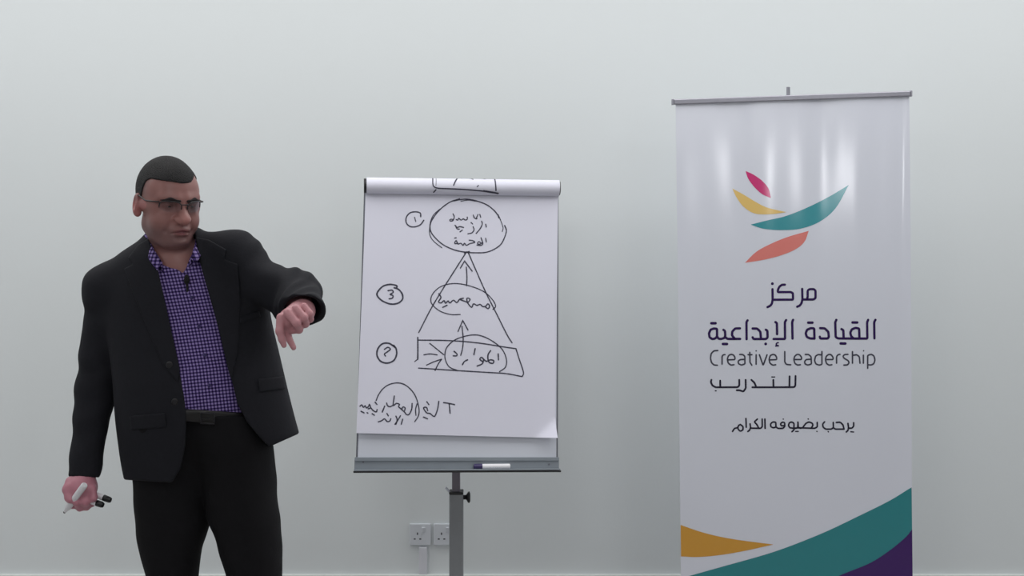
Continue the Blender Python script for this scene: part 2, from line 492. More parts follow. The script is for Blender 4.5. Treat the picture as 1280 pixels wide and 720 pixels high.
b = MB(); b.box((cu, (hb.y + CY) / 2 + 0.004, hb.z), (0.10, abs(CY - hb.y) + 0.02, 0.05))
b.build('hinge_bracket', M['column'], FR, bevel=0.003)
hb2 = PL.at(570, 582, -0.02)
b = MB(); b.box((cu, (hb2.y + CY) / 2 + 0.004, hb2.z), (0.06, abs(CY - hb2.y) + 0.03, 0.03))
b.build('lower_bracket', M['column'], FR, bevel=0.003)
for k in range(4):
    a = math.radians(45 + 90 * k); R_ = Matrix.Rotation(a, 3, 'Z')
    p0 = Vector((cu, CY, 0.13)); d = R_ @ Vector((1, 0, 0))
    b = MB(); b.tube([p0 + d * 0.02, p0 + d * 0.12 - Vector((0, 0, 0.03)), p0 + d * 0.34 - Vector((0, 0, 0.112))], [0.018, 0.016, 0.014], 12)
    b.build('leg', M['column'], FR)
    b = MB(); q = p0 + d * 0.34; b.tube([(q.x, q.y, 0.0), (q.x, q.y, 0.03)], 0.02, 14)
    b.build('foot_pad', M['black'], FR)

# marker lying in the tray
def marker(name, label, tip, tail, r, cap_mat, cap_len, uncapped=False, group=None, writing=False):
    tip = Vector(tip); tail = Vector(tail)
    d = (tip - tail).normalized(); L = (tip - tail).length
    root = thing(name, label, 'marker', tuple((tip + tail) / 2), group)
    if uncapped:
        b = MB(); e = L - 0.022
        b.tube([tail, tail + d * 0.002, tail + d * 0.004, tail + d * (e - 0.004), tail + d * e], [r * 0.8, r * 0.97, r, r, r * 0.9], 20)
        b.build('barrel', M['pen_white'], root)
        b = MB(); b.tube([tail + d * e, tail + d * (e + 0.009), tail + d * (e + 0.016)], [r * 0.72, r * 0.6, r * 0.42], 16)
        b.build('nozzle', M['pen_white'], root)
        b = MB(); b.tube([tail + d * (e + 0.015), tail + d * (e + 0.020), tip], [r * 0.4, r * 0.38, r * 0.22], 12)
        b.build('nib', M['pen_cap_black'], root)
    else:
        b = MB(); e = L - cap_len
        b.tube([tail, tail + d * 0.0015, tail + d * 0.004, tail + d * e], [r * 0.8, r * 0.97, r, r], 20)
        bo = b
        if writing:
            s = d.cross(Vector((0, 1, 0))).normalized()
            if s.z < 0: s = -s
            f = Vector((0, -1, 0)); f = (f - d * f.dot(d)).normalized()
            def ps(x, y): # x along the barrel from the tail, y across
                a = y / r
                return tail + d * x + (f * math.cos(a) + s * math.sin(a)) * (r * 1.01)
            for (x, w_) in ((0.068, 0.006), (0.058, 0.005), (0.050, 0.005), (0.043, 0.006), (0.036, 0.004)):
                bo.grid([[ps(x + w_ / 2, -0.0022), ps(x + w_ / 2, 0.0002)], [ps(x, -0.0022), ps(x, 0.0002)]], 1)
        bo.build('barrel', [M['pen_white'], M['board']], root)
        b = MB(); b.tube([tail + d * e, tail + d * (e + 0.002), tail + d * (L - 0.004), tip], [r * 1.02, r * 1.08, r * 1.0, r * 0.8], 20)
        b.build('cap', cap_mat, root)
    return root
mk0 = PL.at(591.5, 583.4, 0.0155); mk1 = PL.at(637, 583.0, 0.0155)
marker('whiteboard_marker', 'white marker with dark purple cap lying in the flip chart tray', mk0, mk1, 0.0095, M['pen_cap_purple'], 0.030, writing=True)

# ------------------------------------------------------------------ roll-up banner
BYB, BLEAN = 5.10, 0.065
pA = W(850, 720, BYB); pB = W(1140, 720, BYB)
pC = W(845, 131, BYB + BLEAN)
PB = Plane(pA, pB, pC)
BR_ = thing('roll_up_banner', 'white roll-up banner with colourful emblem and purple lettering beside wall', 'banner', (W(996, 720, BYB).x, BYB - 0.02, 0))
def ban_edge(v):
    t = (v - 127.0) / 593.0
    return 844.5 + 6.5 * t, 1136.5 + 3.0 * t
def ban_off(u, v):
    l, r = ban_edge(v)
    s = (u - l) / (r - l); t = max(0.0, min(1.0, (v - 127) / 600.0))
    amp = 0.0016 * (1 - 0.75 * t)
    o = amp * math.sin(2 * math.pi * (2.6 * s + 0.15 + 0.25 * t)) + 0.30 * amp * math.sin(2 * math.pi * (5.3 * s + 0.4 - 0.5 * t))
    o += 0.35 * amp * math.sin(2 * math.pi * (8.1 * s + 0.7 + 0.8 * t)) * (s ** 2)
    o += 0.016 * t * (1 - t) * 4 * 0.5            # the sheet bows a little between rail and cassette
    o += 0.004 * max(0, (s - 0.95) / 0.05) ** 2
    return o
def ban(u, v): return PB.at(u, v, ban_off(u, v))
def ban_p(u, v): return PB.at(u, v, ban_off(u, v) + 0.0005)
def ban_p2(u, v): return PB.at(u, v, ban_off(u, v) + 0.0009)
VB = 786.0
def rail_v(u): return 127.5 - (u - 841) * 10.5 / 297.0
b = MB()
NX, NY = 120, 160
rows = []
for i in range(NY + 1):
    row = []
    for j in range(NX + 1):
        t = i / NY
        l, r = ban_edge(127 + (VB - 127) * t)
        u = lerp(l, r, j / NX)
        row.append((u, lerp(rail_v(u), VB, t)))
    rows.append(row)
b.grid([[ban(*p) for p in r] for r in rows], 0)
b.grid([[PB.at(p[0], p[1], ban_off(*p) - 0.0008) for p in reversed(r)] for r in rows], 0)
PM = ['vinyl', 'print_purple', 'print_grey', 'print_dark', 'print_magenta', 'print_yellow', 'print_teal', 'print_coral', 'print_orange', 'print_teal2', 'print_deep']
ze = Z(900, 200, 5.141)
between(b, ze([(163,70),(215,95),(270,135),(310,185),(325,245)]), ze([(163,70),(180,120),(220,175),(270,220),(325,245)]), ban_p, 4, 40, 5)
between(b, ze([(78,183),(150,222),(220,265),(300,305),(425,335)]), ze([(78,183),(105,240),(150,300),(220,343),(320,348),(425,335)]), ban_p, 5, 40, 5)
between(b, ze([(195,415),(300,388),(420,360),(560,305),(700,235),(825,160)]), ze([(195,415),(280,442),(400,450),(520,440),(640,395),(740,310),(825,160)]), ban_p, 6, 50, 5)
between(b, ze([(158,660),(230,590),(320,540),(430,495),(568,455)]), ze([(158,660),(270,642),(380,615),(480,575),(540,525),(568,455)]), ban_p, 7, 40, 5)
zb = Z(830, 560, 3.879)
between(b, zb([(80,372),(200,412),(330,440),(530,467)]), zb([(82,525),(160,528),(260,520),(380,500),(530,467)]), ban_p, 8, 40, 8)
between(b, zb([(84,632),(130,618),(300,570),(540,500),(760,415),(960,320),(1100,250),(1197,188)]),
        zb([(84,876),(400,800),(640,715),(860,618),(1000,560),(1100,495),(1170,435),(1200,395)]), ban_p, 9, 80, 20)
between(b, zb([(84,872),(400,796),(640,711),(860,614),(1000,556),(1100,491),(1170,431),(1200,391)]),
        zb([(84,876),(400,876),(640,876),(860,876),(1000,876),(1100,876),(1170,876),(1207,876)]), ban_p2, 10, 80, 14)
# lettering
B1, B2, B3, B4, B5, B6, B7, B8 = (Z(950, 350, 16), Z(880, 394, 11.636), Z(985, 394, 11.13), Z(880, 432, 11.636), Z(985, 432, 11.13),
                                  Z(880, 464, 10.667), Z(910, 516, 14.22), Z(990, 516, 14.22))
def T(z, w, mi, *lists, sm=False):
    for L in lists: ribbon(b, z(L), w * 1.08, ban_p, mi, 0.9, sm)
T(B1, 2.7, 1, [(850,387),(1060,387),(1102,360),(1102,210),(1070,180),(980,180),(945,210),(945,340),(925,387)], [(240,180),(243,390),(228,470),(195,512),(140,538)],
  [(835,175),(840,390),(822,460),(790,505),(735,532)], [(490,90),(430,92),(378,130),(350,190),(345,238),(610,238),(650,262),(652,390),(260,390)])
dot(b, B1([(238, 70)])[0], 1.8, ban_p, 1)
T(B2, 2.8, 1, [(185,300),(185,195),(140,190),(92,207),(68,260),(75,315),(112,343),(155,338),(188,305),(205,338),(245,343),(296,325),(305,290),(300,225),(278,210)],
  [(300,310),(335,341),(520,341)], [(518,188),(450,190),(405,235),(402,290),(445,341)], [(628,72),(612,95),(614,345)],
  [(702,190),(765,190),(812,235),(822,335)], [(702,318),(712,342),(895,342),(918,320),(915,220),(893,208)],
  [(1188,68),(1170,95),(1172,342),(1005,342)], [(1032,97),(1053,112),(1056,272)])
T(B2, 3.0, 1, [(102,114),(164,114)], [(270,415),(330,415)])
T(B2, 1.6, 1, [(1072,395),(1042,405),(1045,430),(1075,440)], [(1035,444),(1075,440)])
dot(b, B2([(890, 413)])[0], 1.8, ban_p, 1)
T(B3, 2.8, 1, [(65,62),(52,92),(57,322)], [(362,322),(358,180),(310,177),(258,200),(240,250),(256,300),(305,321),(362,321)],
  [(442,177),(505,180),(553,228),(562,300),(545,321),(442,321),(436,297)],
  [(665,62),(650,95),(656,300),(690,320),(1095,321),(1092,95),(1106,62)], [(737,190),(762,205),(766,312)],
  [(985,320),(980,182),(930,172),(880,192),(857,240),(870,290),(905,320)], [(1208,62),(1191,92),(1194,318)])
T(B3, 3.0, 1, [(276,101),(334,101)], [(888,98),(954,98)], [(724,390),(790,390)])
e1 = [(335,203),(445,200),(446,168),(425,132),(390,122),(352,140),(335,190),(345,248),(385,280),(430,274)]
T(B4, 1.75, 2, [(195,68),(140,72),(100,112),(90,180),(105,243),(140,278),(190,282)], [(258,265),(258,152),(275,130),(300,128)], e1,
  [(515,125),(560,125),(588,152),(590,262),(538,280),(497,260),(490,222),(520,200),(588,195)], [(660,95),(663,240),(690,280)], [(635,128),(690,128)],
  [(752,130),(752,265)], [(800,130),(853,283),(910,130)], [(x + 605, y) for x, y in e1], [(1168,85),(1168,235),(1192,270),(1255,275)], sm=False)
dot(b, B4([(752, 72)])[0], 0.9, ban_p, 2)
e2 = [(80,190),(182,190),(182,158),(155,122),(120,118),(87,145),(75,190),(90,245),(125,268),(165,262)]
T(B5, 1.75, 2, e2, [(235,120),(280,120),(315,150),(320,252),(270,268),(232,253),(223,220),(247,190),(318,185)],
  [(465,80),(465,258),(425,268),(382,253),(363,205),(377,142),(415,120),(465,126)], [(x + 438, y) for x, y in e2], [(668,240),(668,150),(685,124),(715,118)],
  [(825,118),(780,120),(756,145),(772,172),(830,205),(842,235),(820,264),(770,267)], [(888,80),(888,240)], [(888,132),(948,122),(983,150),(992,240)],
  [(1040,130),(1040,240)], [(1100,310),(1100,132),(1150,116),(1188,140),(1203,195),(1186,248),(1150,266),(1100,262)])
dot(b, B5([(1043, 68)])[0], 0.9, ban_p, 2)
T(B6, 2.2, 3, [(1215,60),(1213,190),(1195,209),(640,210)], [(1135,65),(1133,205)], [(918,112),(920,205)], [(627,112),(668,150),(690,205)],
  [(465,112),(466,188),(445,209),(150,211),(107,185),(87,142),(95,112)], [(212,122),(213,205)], [(550,112),(552,222),(520,268),(470,250),(432,250)])
T(B6, 1.4, 3, [(897,72),(912,73)], [(922,73),(936,72)], [(147,258),(158,258)])
T(B7, 1.9, 3, [(75,325),(110,270),(165,258)], [(215,202),(262,238),(260,298),(215,322),(176,290),(168,248),(190,210),(215,202)], [(312,95),(318,250)],
  [(385,190),(395,250),(380,300),(347,325)], [(395,266),(575,270),(602,240),(600,105)], [(515,105),(460,155),(505,200),(540,265)], [(648,105),(652,270)],
  [(845,240),(842,160),(790,155),(748,190),(755,243),(800,262),(848,245),(880,271),(968,271),(1002,240),(1000,168),(960,158),(925,188),(937,225),(990,222)],
  [(1165,268),(1167,182),(1130,156),(1082,170),(1067,220),(1090,260),(1170,270),(1165,300),(1130,330)], [(1165,270),(1230,262),(1240,180)], [(1235,260),(1290,268)], sm=False)
T(B7, 1.5, 3, [(1196,325),(1242,325)], [(974,104),(977,106)])
T(B8, 1.9, 3, [(50,270),(105,260),(98,160)], [(105,260),(395,271),(442,245),(440,165)], [(180,262),(240,182),(295,156),(352,178),(366,215),(340,258)],
  [(570,155),(537,195),(546,250),(590,284),(690,284),(727,258),(725,165)], [(728,258),(760,284),(915,284)], [(780,166),(850,160),(898,210),(915,280)],
  [(985,182),(996,260),(985,308),(955,335)], [(995,268),(1058,265),(1087,230),(1085,170)])
T(B8, 1.5, 3, [(1036,330),(1085,334)], [(279,104),(284,106)], [(433,324),(437,326)], [(634,328),(640,332)])
b.build('printed_panel', [M[k] for k in PM], BR_)

# top rail, end caps, pole and base
def rail_slab(mb, u0, u1, dv0, dv1, o0, o1):
    q = [(u0, rail_v(u0) + dv1), (u1, rail_v(u1) + dv1), (u1, rail_v(u1) + dv0), (u0, rail_v(u0) + dv0)]
    mb.hexa([PB.at(*p, o0) for p in q] + [PB.at(*p, o1) for p in q])
b = MB(); rail_slab(b, 842, 1137.5, -3.2, 3.4, -0.010, 0.010)
tr_ = b.build('top_rail', M['alu'], BR_, bevel=0.003)
for u0, u1 in ((839.5, 842.2), (1137.3, 1139.6)):
    b = MB(); rail_slab(b, u0, u1, -3.8, 3.8, -0.011, 0.011)
    b.build('end_cap', M['alu'], tr_, bevel=0.002)
pt = PB.at(986, 108.5, -0.012); pb_ = Vector((pt.x + 0.005, BYB + 0.03, 0.08))
b = MB(); b.tube([pb_, pt], 0.0068, 14)
b.build('support_pole', M['alu'], BR_)
cl = PB.at(851.5, 800, 0); cr = PB.at(1141, 800, 0)
b = MB(); prof = [(-0.10, 0.012), (-0.10, 0.03), (-0.06, 0.075), (-0.01, 0.095), (0.04, 0.095), (0.08, 0.06), (0.09, 0.012)]
ends = [[(x, BYB + p[0], p[1]) for p in prof] for x in (cl.x - 0.012, cr.x + 0.012)]
b.grid([e + [e[0]] for e in ends], 0, False)
b.add(ends[0], [tuple(range(7))]); b.add(ends[1], [tuple(reversed(range(7)))])
b.build('base_cassette', M['alu'], BR_)
for x in (cl.x + 0.1, cr.x - 0.1):
    b = MB(); b.box((x, BYB - 0.005, 0.006), (0.05, 0.36, 0.012))
    b.build('foot', M['alu'], BR_, bevel=0.003)
# ------------------------------------------------------------------ the presenter
Y0 = 3.913
SK = Y0 / F
def MP(u, v, d=0.0):
    """point on the man: picture position and distance d (m) in front of his mid plane"""
    return np.array(W(u, v, Y0 - d), dtype=np.float64)
def sd_ell(P, c, r, R=None):
    q = P - np.asarray(c)
    if R is not None: q = q @ R
    r = np.asarray(r, dtype=np.float64)
    k0 = np.sqrt(((q / r) ** 2).sum(1)); k1 = np.sqrt(((q / (r * r)) ** 2).sum(1))
    return k0 * (k0 - 1) / np.maximum(k1, 1e-6)
def sd_cap(P, a, b_, ra, rb=None):
    a = np.asarray(a); b_ = np.asarray(b_)
    if rb is None: rb = ra
    ab = b_ - a; L2 = float(ab @ ab)
    t = np.clip(((P - a) @ ab) / max(L2, 1e-12), 0, 1)
    q = P - a - t[:, None] * ab
    return np.sqrt((q * q).sum(1)) - (ra + (rb - ra) * t)
def smin(a, b_, k):
    h = np.maximum(k - np.abs(a - b_), 0) / k
    return np.minimum(a, b_) - h * h * k * 0.25
def smax(a, b_, k): return -smin(-a, -b_, k)

def surface_net(f, lo, hi, h, blk=8):
    """polygonise f = 0 on a grid, looking only at blocks near the surface"""
    lo = np.asarray(lo, float); n = (np.ceil((np.asarray(hi) - lo) / h / blk).astype(int)) * blk + 1
    nb = (n - 1) // blk
    bi = np.stack(np.meshgrid(*[np.arange(k) for k in nb], indexing='ij'), -1).reshape(-1, 3)
    cen = lo + (bi * blk + blk / 2) * h
    dc = f(cen)
    D = np.empty(tuple(n), np.float32)
    act = np.abs(dc) < blk * h * 1.35
    # fill everything with the sign of its block
    sg = np.where(dc < 0, -1.0, 1.0).astype(np.float32).reshape(tuple(nb))
    big = np.repeat(np.repeat(np.repeat(sg, blk, 0), blk, 1), blk, 2)
    D[:-1, :-1, :-1] = big; D[-1] = 1; D[:, -1] = 1; D[:, :, -1] = 1
    del big
    off = np.stack(np.meshgrid(*[np.arange(blk + 1)] * 3, indexing='ij'), -1).reshape(-1, 3)
    A = bi[act]
    for s in range(0, len(A), 400):
        idx = (A[s:s + 400][:, None, :] * blk + off[None]).reshape(-1, 3)
        D[idx[:, 0], idx[:, 1], idx[:, 2]] = f(lo + idx * h)
    ins = D < 0
    c = np.zeros(tuple(n - 1), np.int8)
    for dx in (0, 1):
        for dy in (0, 1):
            for dz in (0, 1):
                c += ins[dx:n[0] - 1 + dx, dy:n[1] - 1 + dy, dz:n[2] - 1 + dz]
    cells = np.argwhere((c > 0) & (c < 8))
    ids = np.full(tuple(n - 1), -1, np.int32)
    ids[cells[:, 0], cells[:, 1], cells[:, 2]] = np.arange(len(cells))
    acc = np.zeros((len(cells), 3)); cnt = np.zeros(len(cells))
    corners = [(i, j, k) for i in (0, 1) for j in (0, 1) for k in (0, 1)]
    val = {q: D[cells[:, 0] + q[0], cells[:, 1] + q[1], cells[:, 2] + q[2]].astype(float) for q in corners}
    for q in corners:
        for ax in range(3):
            if q[ax] == 0:
                r = list(q); r[ax] = 1; r = tuple(r)
                a, b_ = val[q], val[r]
                m = (a < 0) != (b_ < 0)
                t = a[m] / (a[m] - b_[m])
                p = np.tile(np.array(q, float), (m.sum(), 1)); p[:, ax] = t
                acc[m] += p; cnt[m] += 1
    V = lo + (cells + acc / cnt[:, None]) * h
    Q = []
    for ax in range(3):
        o1, o2 = [(1, 2), (2, 0), (0, 1)][ax]
        sl0 = [slice(None)] * 3; sl1 = [slice(None)] * 3
        sl0[ax] = slice(0, n[ax] - 1); sl1[ax] = slice(1, n[ax])
        e = np.argwhere(ins[tuple(sl0)] != ins[tuple(sl1)])
        e = e[(e[:, o1] > 0) & (e[:, o2] > 0) & (e[:, o1] < n[o1] - 1) & (e[:, o2] < n[o2] - 1)]
        s_in = ins[e[:, 0], e[:, 1], e[:, 2]]
        def cid(d1, d2):
            g = e.copy(); g[:, o1] += d1; g[:, o2] += d2
            return ids[g[:, 0], g[:, 1], g[:, 2]]
        q = np.stack([cid(-1, -1), cid(0, -1), cid(0, 0), cid(-1, 0)], 1)
        q[~s_in] = q[~s_in][:, ::-1]
        Q.append(q)
    Q = np.concatenate(Q)
    Q = Q[(Q >= 0).all(1)]
    return V, Q
def np_mesh(name, V, Q, mats, parent, smooth_iter=0):
    base = np.array(world_loc(parent))
    me = bpy.data.meshes.new(name)
    V = V - base
    me.vertices.add(len(V)); me.vertices.foreach_set('co', V.astype(np.float32).ravel())
    me.loops.add(len(Q) * 4); me.loops.foreach_set('vertex_index', Q.astype(np.int32).ravel())
    me.polygons.add(len(Q)); me.polygons.foreach_set('loop_start', np.arange(0, len(Q) * 4, 4, dtype=np.int32))
    me.polygons.foreach_set('use_smooth', np.ones(len(Q), dtype=bool))
    me.update(calc_edges=True); me.validate()
    for m_ in (mats if isinstance(mats, list) else [mats]): me.materials.append(m_)
    o = bpy.data.objects.new(name, me); col.objects.link(o); o.parent = parent
    if smooth_iter:
        md = o.modifiers.new('smooth', 'SMOOTH'); md.iterations = smooth_iter; md.factor = 0.5
    return o

def BX(ua, ub, va, vb, df, db):
    """box from picture columns / rows on his mid plane and depths in front of / behind it"""
    a, b_ = W(ua, vb, Y0), W(ub, va, Y0)
    return np.array([a.x, Y0 - df, a.z]), np.array([b_.x, Y0 + db, b_.z])
def vof(P): return VH + (CAMZ - P[:, 2]) * F / P[:, 1]     # picture row / column of points
def uof(P): return 640.0 + P[:, 0] * F / P[:, 1]
def v0(P): return VH + (CAMZ - P[:, 2]) / SK               # the same, measured on his mid plane
def u0(P): return 640.0 + P[:, 0] / SK
def curve(keys):
    """smooth interpolation through keys (v, a, b, ...)"""
    K = np.array(keys, float)
    fine = np.linspace(K[0, 0], K[-1, 0], 400)
    out = []
    for j in range(1, K.shape[1]):
        y = K[:, j]; x = K[:, 0]
        m = np.zeros(len(x)); dx = np.diff(x); s = np.diff(y) / dx
        m[0], m[-1] = s[0], s[-1]
        for i in range(1, len(x) - 1):
            m[i] = 0 if s[i - 1] * s[i] <= 0 else 2 * s[i - 1] * s[i] / (s[i - 1] + s[i])
        idx = np.clip(np.searchsorted(x, fine) - 1, 0, len(x) - 2)
        hh = dx[idx]; t = (fine - x[idx]) / hh
        out.append((2*t**3-3*t**2+1)*y[idx] + (t**3-2*t**2+t)*hh*m[idx] + (-2*t**3+3*t**2)*y[idx+1] + (t**3-t**2)*hh*m[idx+1])
    return lambda v: [np.interp(v, fine, o) for o in out]
def sd_loft(P, fn, vlo, vhi, n=2.3):
    """stack of super-ellipse sections: fn(v) -> left, right (px), front, back (m in front of the mid plane)"""
    v = v0(P); vc = np.clip(v, vlo, vhi)
    xl, xr, yf, yb = fn(vc)
    cx = ((xl + xr) / 2 - 640) * SK; ax = (xr - xl) / 2 * SK
    cy = Y0 - (yf + yb) / 2; ay = (yf - yb) / 2
    qx = np.abs((P[:, 0] - cx) / ax); qy = np.abs((P[:, 1] - cy) / ay)
    r = (qx ** n + qy ** n) ** (1 / n)
    gx = qx ** (n - 1) / ax; gy = qy ** (n - 1) / ay
    g = np.sqrt(gx * gx + gy * gy) * np.maximum(r, 1e-6) ** (1 - n)
    d = (r - 1) / np.maximum(g, 1e-3)
    d = np.where(r < 0.4, -0.6 * np.minimum(ax, ay), d)
    e = np.maximum(v - vhi, vlo - v) * SK
    return smax(d, e, 0.012)
def sd_poly(P, poly, uu=None, vv=None):
    """signed distance (m, on his mid plane) to a picture polygon"""
    x = uof(P) if uu is None else uu; y = vof(P) if vv is None else vv
    pts = np.array(poly, float); n = len(pts)
    d = np.full(len(P), 1e9); inside = np.zeros(len(P), bool)
    for i in range(n):
        a = pts[i]; b_ = pts[(i + 1) % n]
        e = b_ - a; wx = x - a[0]; wy = y - a[1]
        t = np.clip((wx * e[0] + wy * e[1]) / (e @ e), 0, 1)
        d = np.minimum(d, (wx - e[0] * t) ** 2 + (wy - e[1] * t) ** 2)
        c = (a[1] <= y) != (b_[1] <= y)
        xi = a[0] + (y - a[1]) / (e[1] if abs(e[1]) > 1e-9 else 1e-9) * e[0]
        inside ^= c & (x < xi)
    d = np.sqrt(d) * SK
    return np.where(inside, -d, d)
def rotz(a): c, s = math.cos(a), math.sin(a); return np.array([[c, -s, 0], [s, c, 0], [0, 0, 1]])
def rotx(a): c, s = math.cos(a), math.sin(a); return np.array([[1, 0, 0], [0, c, -s], [0, s, c]])
def roty(a): c, s = math.cos(a), math.sin(a); return np.array([[c, 0, s], [0, 1, 0], [-s, 0, c]])
def folds(P, k=1.0):
    x, y, z = P[:, 0] * k, P[:, 1] * k, P[:, 2] * k
    a = x * 31 + 2.1 * np.sin(z * 13 + y * 7); b_ = z * 37 + 1.8 * np.sin(x * 17 + 1.3) + y * 11
    return 0.5 * np.sin(a + b_ * 0.6) + 0.5 * np.sin(b_ - a * 0.35 + 2.0)

PX, PZ0 = float(MP(245, 600)[0]), 0.0
MAN = thing('person', 'person in dark suit and purple checked shirt pointing down, markers in other hand', 'person', (PX, Y0, 0))

# ---- head frame
HC = MP(209, 255, 0.035)                       # between the ears
HR = rotz(math.radians(38)) @ rotx(math.radians(9)) @ roty(math.radians(2))
def H(x, y, z): return HC + HR @ np.array([x, y, z])
def toH(P): return (P - HC) @ HR
def sd_head(P, hair=False):
    q = toH(P)
    E = lambda c, r, R=None: sd_ell(q, c, r, R)
    C = lambda a, b_, ra, rb=None: sd_cap(q, np.array(a), np.array(b_), ra, rb)
    cran = E((0, 0.016, 0.038), (0.0735, 0.095, 0.087))
    d = smin(cran, E((0, -0.030, 0.032), (0.066, 0.057, 0.060)), 0.03)            # forehead
    if hair: return d
    d = smin(d, E((0, -0.030, -0.028), (0.064, 0.060, 0.064)), 0.03)              # mid face
    d = smin(d, C((-0.038, -0.004, -0.056), (-0.018, -0.066, -0.080), 0.027, 0.025), 0.03)   # jaw
    d = smin(d, C((0.038, -0.004, -0.056), (0.018, -0.066, -0.080), 0.027, 0.025), 0.03)
    d = smin(d, E((0, -0.085, -0.080), (0.024, 0.018, 0.016)), 0.014)              # chin
    d = smin(d, E((0, -0.026, -0.082), (0.042, 0.046, 0.019)), 0.025)              # soft under chin
    for s in (-1, 1):
        d = smin(d, E((s * 0.040, -0.058, -0.036), (0.026, 0.028, 0.030)), 0.022) # cheeks
        d = smin(d, C((s * 0.014, -0.086, 0.030), (s * 0.048, -0.068, 0.030), 0.011, 0.009), 0.016)  # brow ridge
        d = smin(d, C((s * 0.056, -0.050, 0.004), (s * 0.070, -0.010, 0.000), 0.011), 0.02)          # cheek bone
        d = smax(d, -E((s * 0.032, -0.093, 0.011), (0.020, 0.020, 0.0135)), 0.010) # sockets
        d = smin(d, E((s * 0.032, -0.0715, 0.011), (0.0165, 0.0135, 0.0135)), 0.006)  # lids over the eyes
        d = smax(d, -E((s * 0.032, -0.0862, 0.0095), (0.0115, 0.006, 0.0017)), 0.003)  # slit between the lids
        d = smin(d, C((s * 0.018, -0.079, -0.004), (s * 0.040, -0.074, -0.008), 0.007), 0.010)       # under-eye bag
    d = smin(d, C((0, -0.082, 0.022), (0, -0.104, -0.012), 0.0100, 0.0135), 0.012)   # nose bridge
    d = smin(d, E((0, -0.110, -0.021), (0.0172, 0.0165, 0.0150)), 0.010)             # nose tip
    for s in (-1, 1):
        d = smin(d, E((s * 0.0170, -0.098, -0.0245), (0.0100, 0.0125, 0.0100)), 0.007)
        d = smax(d, -E((s * 0.0075, -0.107, -0.0345), (0.0038, 0.006, 0.004)), 0.004)
        d = smax(d, -sd_cap(q, np.array((s * 0.024, -0.100, -0.030)), np.array((s * 0.036, -0.088, -0.056)), 0.0050), 0.010)  # smile fold
    d = smin(d, E((0, -0.086, -0.052), (0.028, 0.018, 0.017)), 0.016)               # muzzle
    d = smin(d, E((0, -0.1010, -0.0490), (0.021, 0.0075, 0.0050)), 0.007)           # upper lip
    d = smin(d, E((0, -0.0990, -0.0610), (0.019, 0.0085, 0.0068)), 0.006)           # lower lip
    for s in (-1, 1):
        d = smax(d, -sd_cap(q, np.array((0, -0.1075, -0.0545)), np.array((s * 0.025, -0.0945, -0.0600 + s * 0.0012)), 0.0032, 0.0024), 0.004)
    d = smax(d, -E((0, -0.103, -0.0725), (0.018, 0.007, 0.004)), 0.010)             # crease above the chin
    for s in (-1, 1):
        Re = rotz(s * math.radians(22)) @ rotx(math.radians(-12))
        ear = E((s * 0.0815, 0.014, -0.003), (0.0105, 0.0190, 0.0295), Re)
        ear = smax(ear, -E((s * 0.0915, 0.010, 0.002), (0.0065, 0.0120, 0.0195), Re), 0.005)
        ear = smin(ear, E((s * 0.0790, 0.004, -0.026), (0.008, 0.009, 0.010)), 0.008)
        ear = smin(ear, E((s * 0.0840, 0.001, -0.004), (0.005, 0.005, 0.008)), 0.005)
        d = smin(d, ear, 0.008)
    return d

# ---- torso, arms, legs (picture measurements down his mid plane)
JK = curve([(286, 186, 246, 0.030, -0.085), (300, 176, 262, 0.055, -0.105), (318, 152, 296, 0.080, -0.120), (340, 136, 322, 0.100, -0.125), (365, 130, 333, 0.115, -0.130),
            (400, 132, 338, 0.130, -0.130), (440, 141, 348, 0.150, -0.125), (480, 147, 359, 0.165, -0.120), (520, 149, 369, 0.168, -0.125), (560, 153, 378, 0.160, -0.130),
            (610, 162, 386, 0.150, -0.135)])
TS = curve([(290, 190, 240, 0.020, -0.070), (306, 178, 256, 0.050, -0.095), (330, 156, 292, 0.085, -0.110), (365, 146, 312, 0.108, -0.115),
            (400, 150, 318, 0.124, -0.112), (440, 155, 325, 0.144, -0.108), (480, 160, 330, 0.158, -0.105), (515, 163, 333, 0.158, -0.108), (560, 166, 338, 0.140, -0.118), (610, 168, 345, 0.125, -0.125)])
R_SH, R_EL, R_WR = MP(139, 362, -0.01), MP(120, 482, 0.00), MP(105.5, 592, 0.06)
L_SH, L_MID, L_EL, L_WR = MP(293, 321, 0.02), MP(328, 353, 0.06), MP(368, 371, 0.09), MP(378, 386, 0.215)
def sd_sleeves(P):
    r = sd_cap(P, MP(192, 318, -0.01), R_SH, 0.050, 0.067)
    r = smin(r, sd_cap(P, MP(121, 352.5, -0.015), MP(140, 344, -0.015), 0.026, 0.030), 0.025)      # padded shoulder point
    r2 = sd_cap(P, R_SH, R_EL, 0.067, 0.0525)
    r = smin(r, r2, 0.03)
    r = smin(r, sd_cap(P, R_EL, R_WR, 0.0525, 0.041), 0.02)
    l = sd_cap(P, MP(238, 312, 0.0), L_SH, 0.050, 0.067)
    l = smin(l, sd_cap(P, L_SH, L_MID, 0.066, 0.057), 0.03)
    l = smin(l, sd_cap(P, L_MID, L_EL, 0.057, 0.068), 0.02)
    l = smin(l, sd_cap(P, L_EL, L_WR + L_AX * 0.03, 0.068, 0.053), 0.02)
    return r, l
def unit(v): return v / np.linalg.norm(v)
R_AX, L_AX = unit(R_WR - R_EL), unit(L_WR - L_EL)
R_CUT, L_CUT = MP(105, 597, 0.063), MP(378, 387, 0.215) + L_AX * 0.006
L_CN = unit(L_AX + np.array([-0.45, 0.0, -0.75]))
OPEN = [(206, 262), (187, 298), (197, 335), (207, 380), (221, 445), (230, 495), (233, 520), (232, 555), (226, 585), (215, 603), (212, 660), (345, 660), (338, 560),
        (324, 546), (309, 528), (297, 505), (286, 460), (273, 410), (259, 360), (249, 325), (244, 296), (236, 262)]
def hem(u): return np.interp(u, [120, 160, 225, 300, 338, 376, 400], [598, 600, 604, 575, 558, 541, 530])
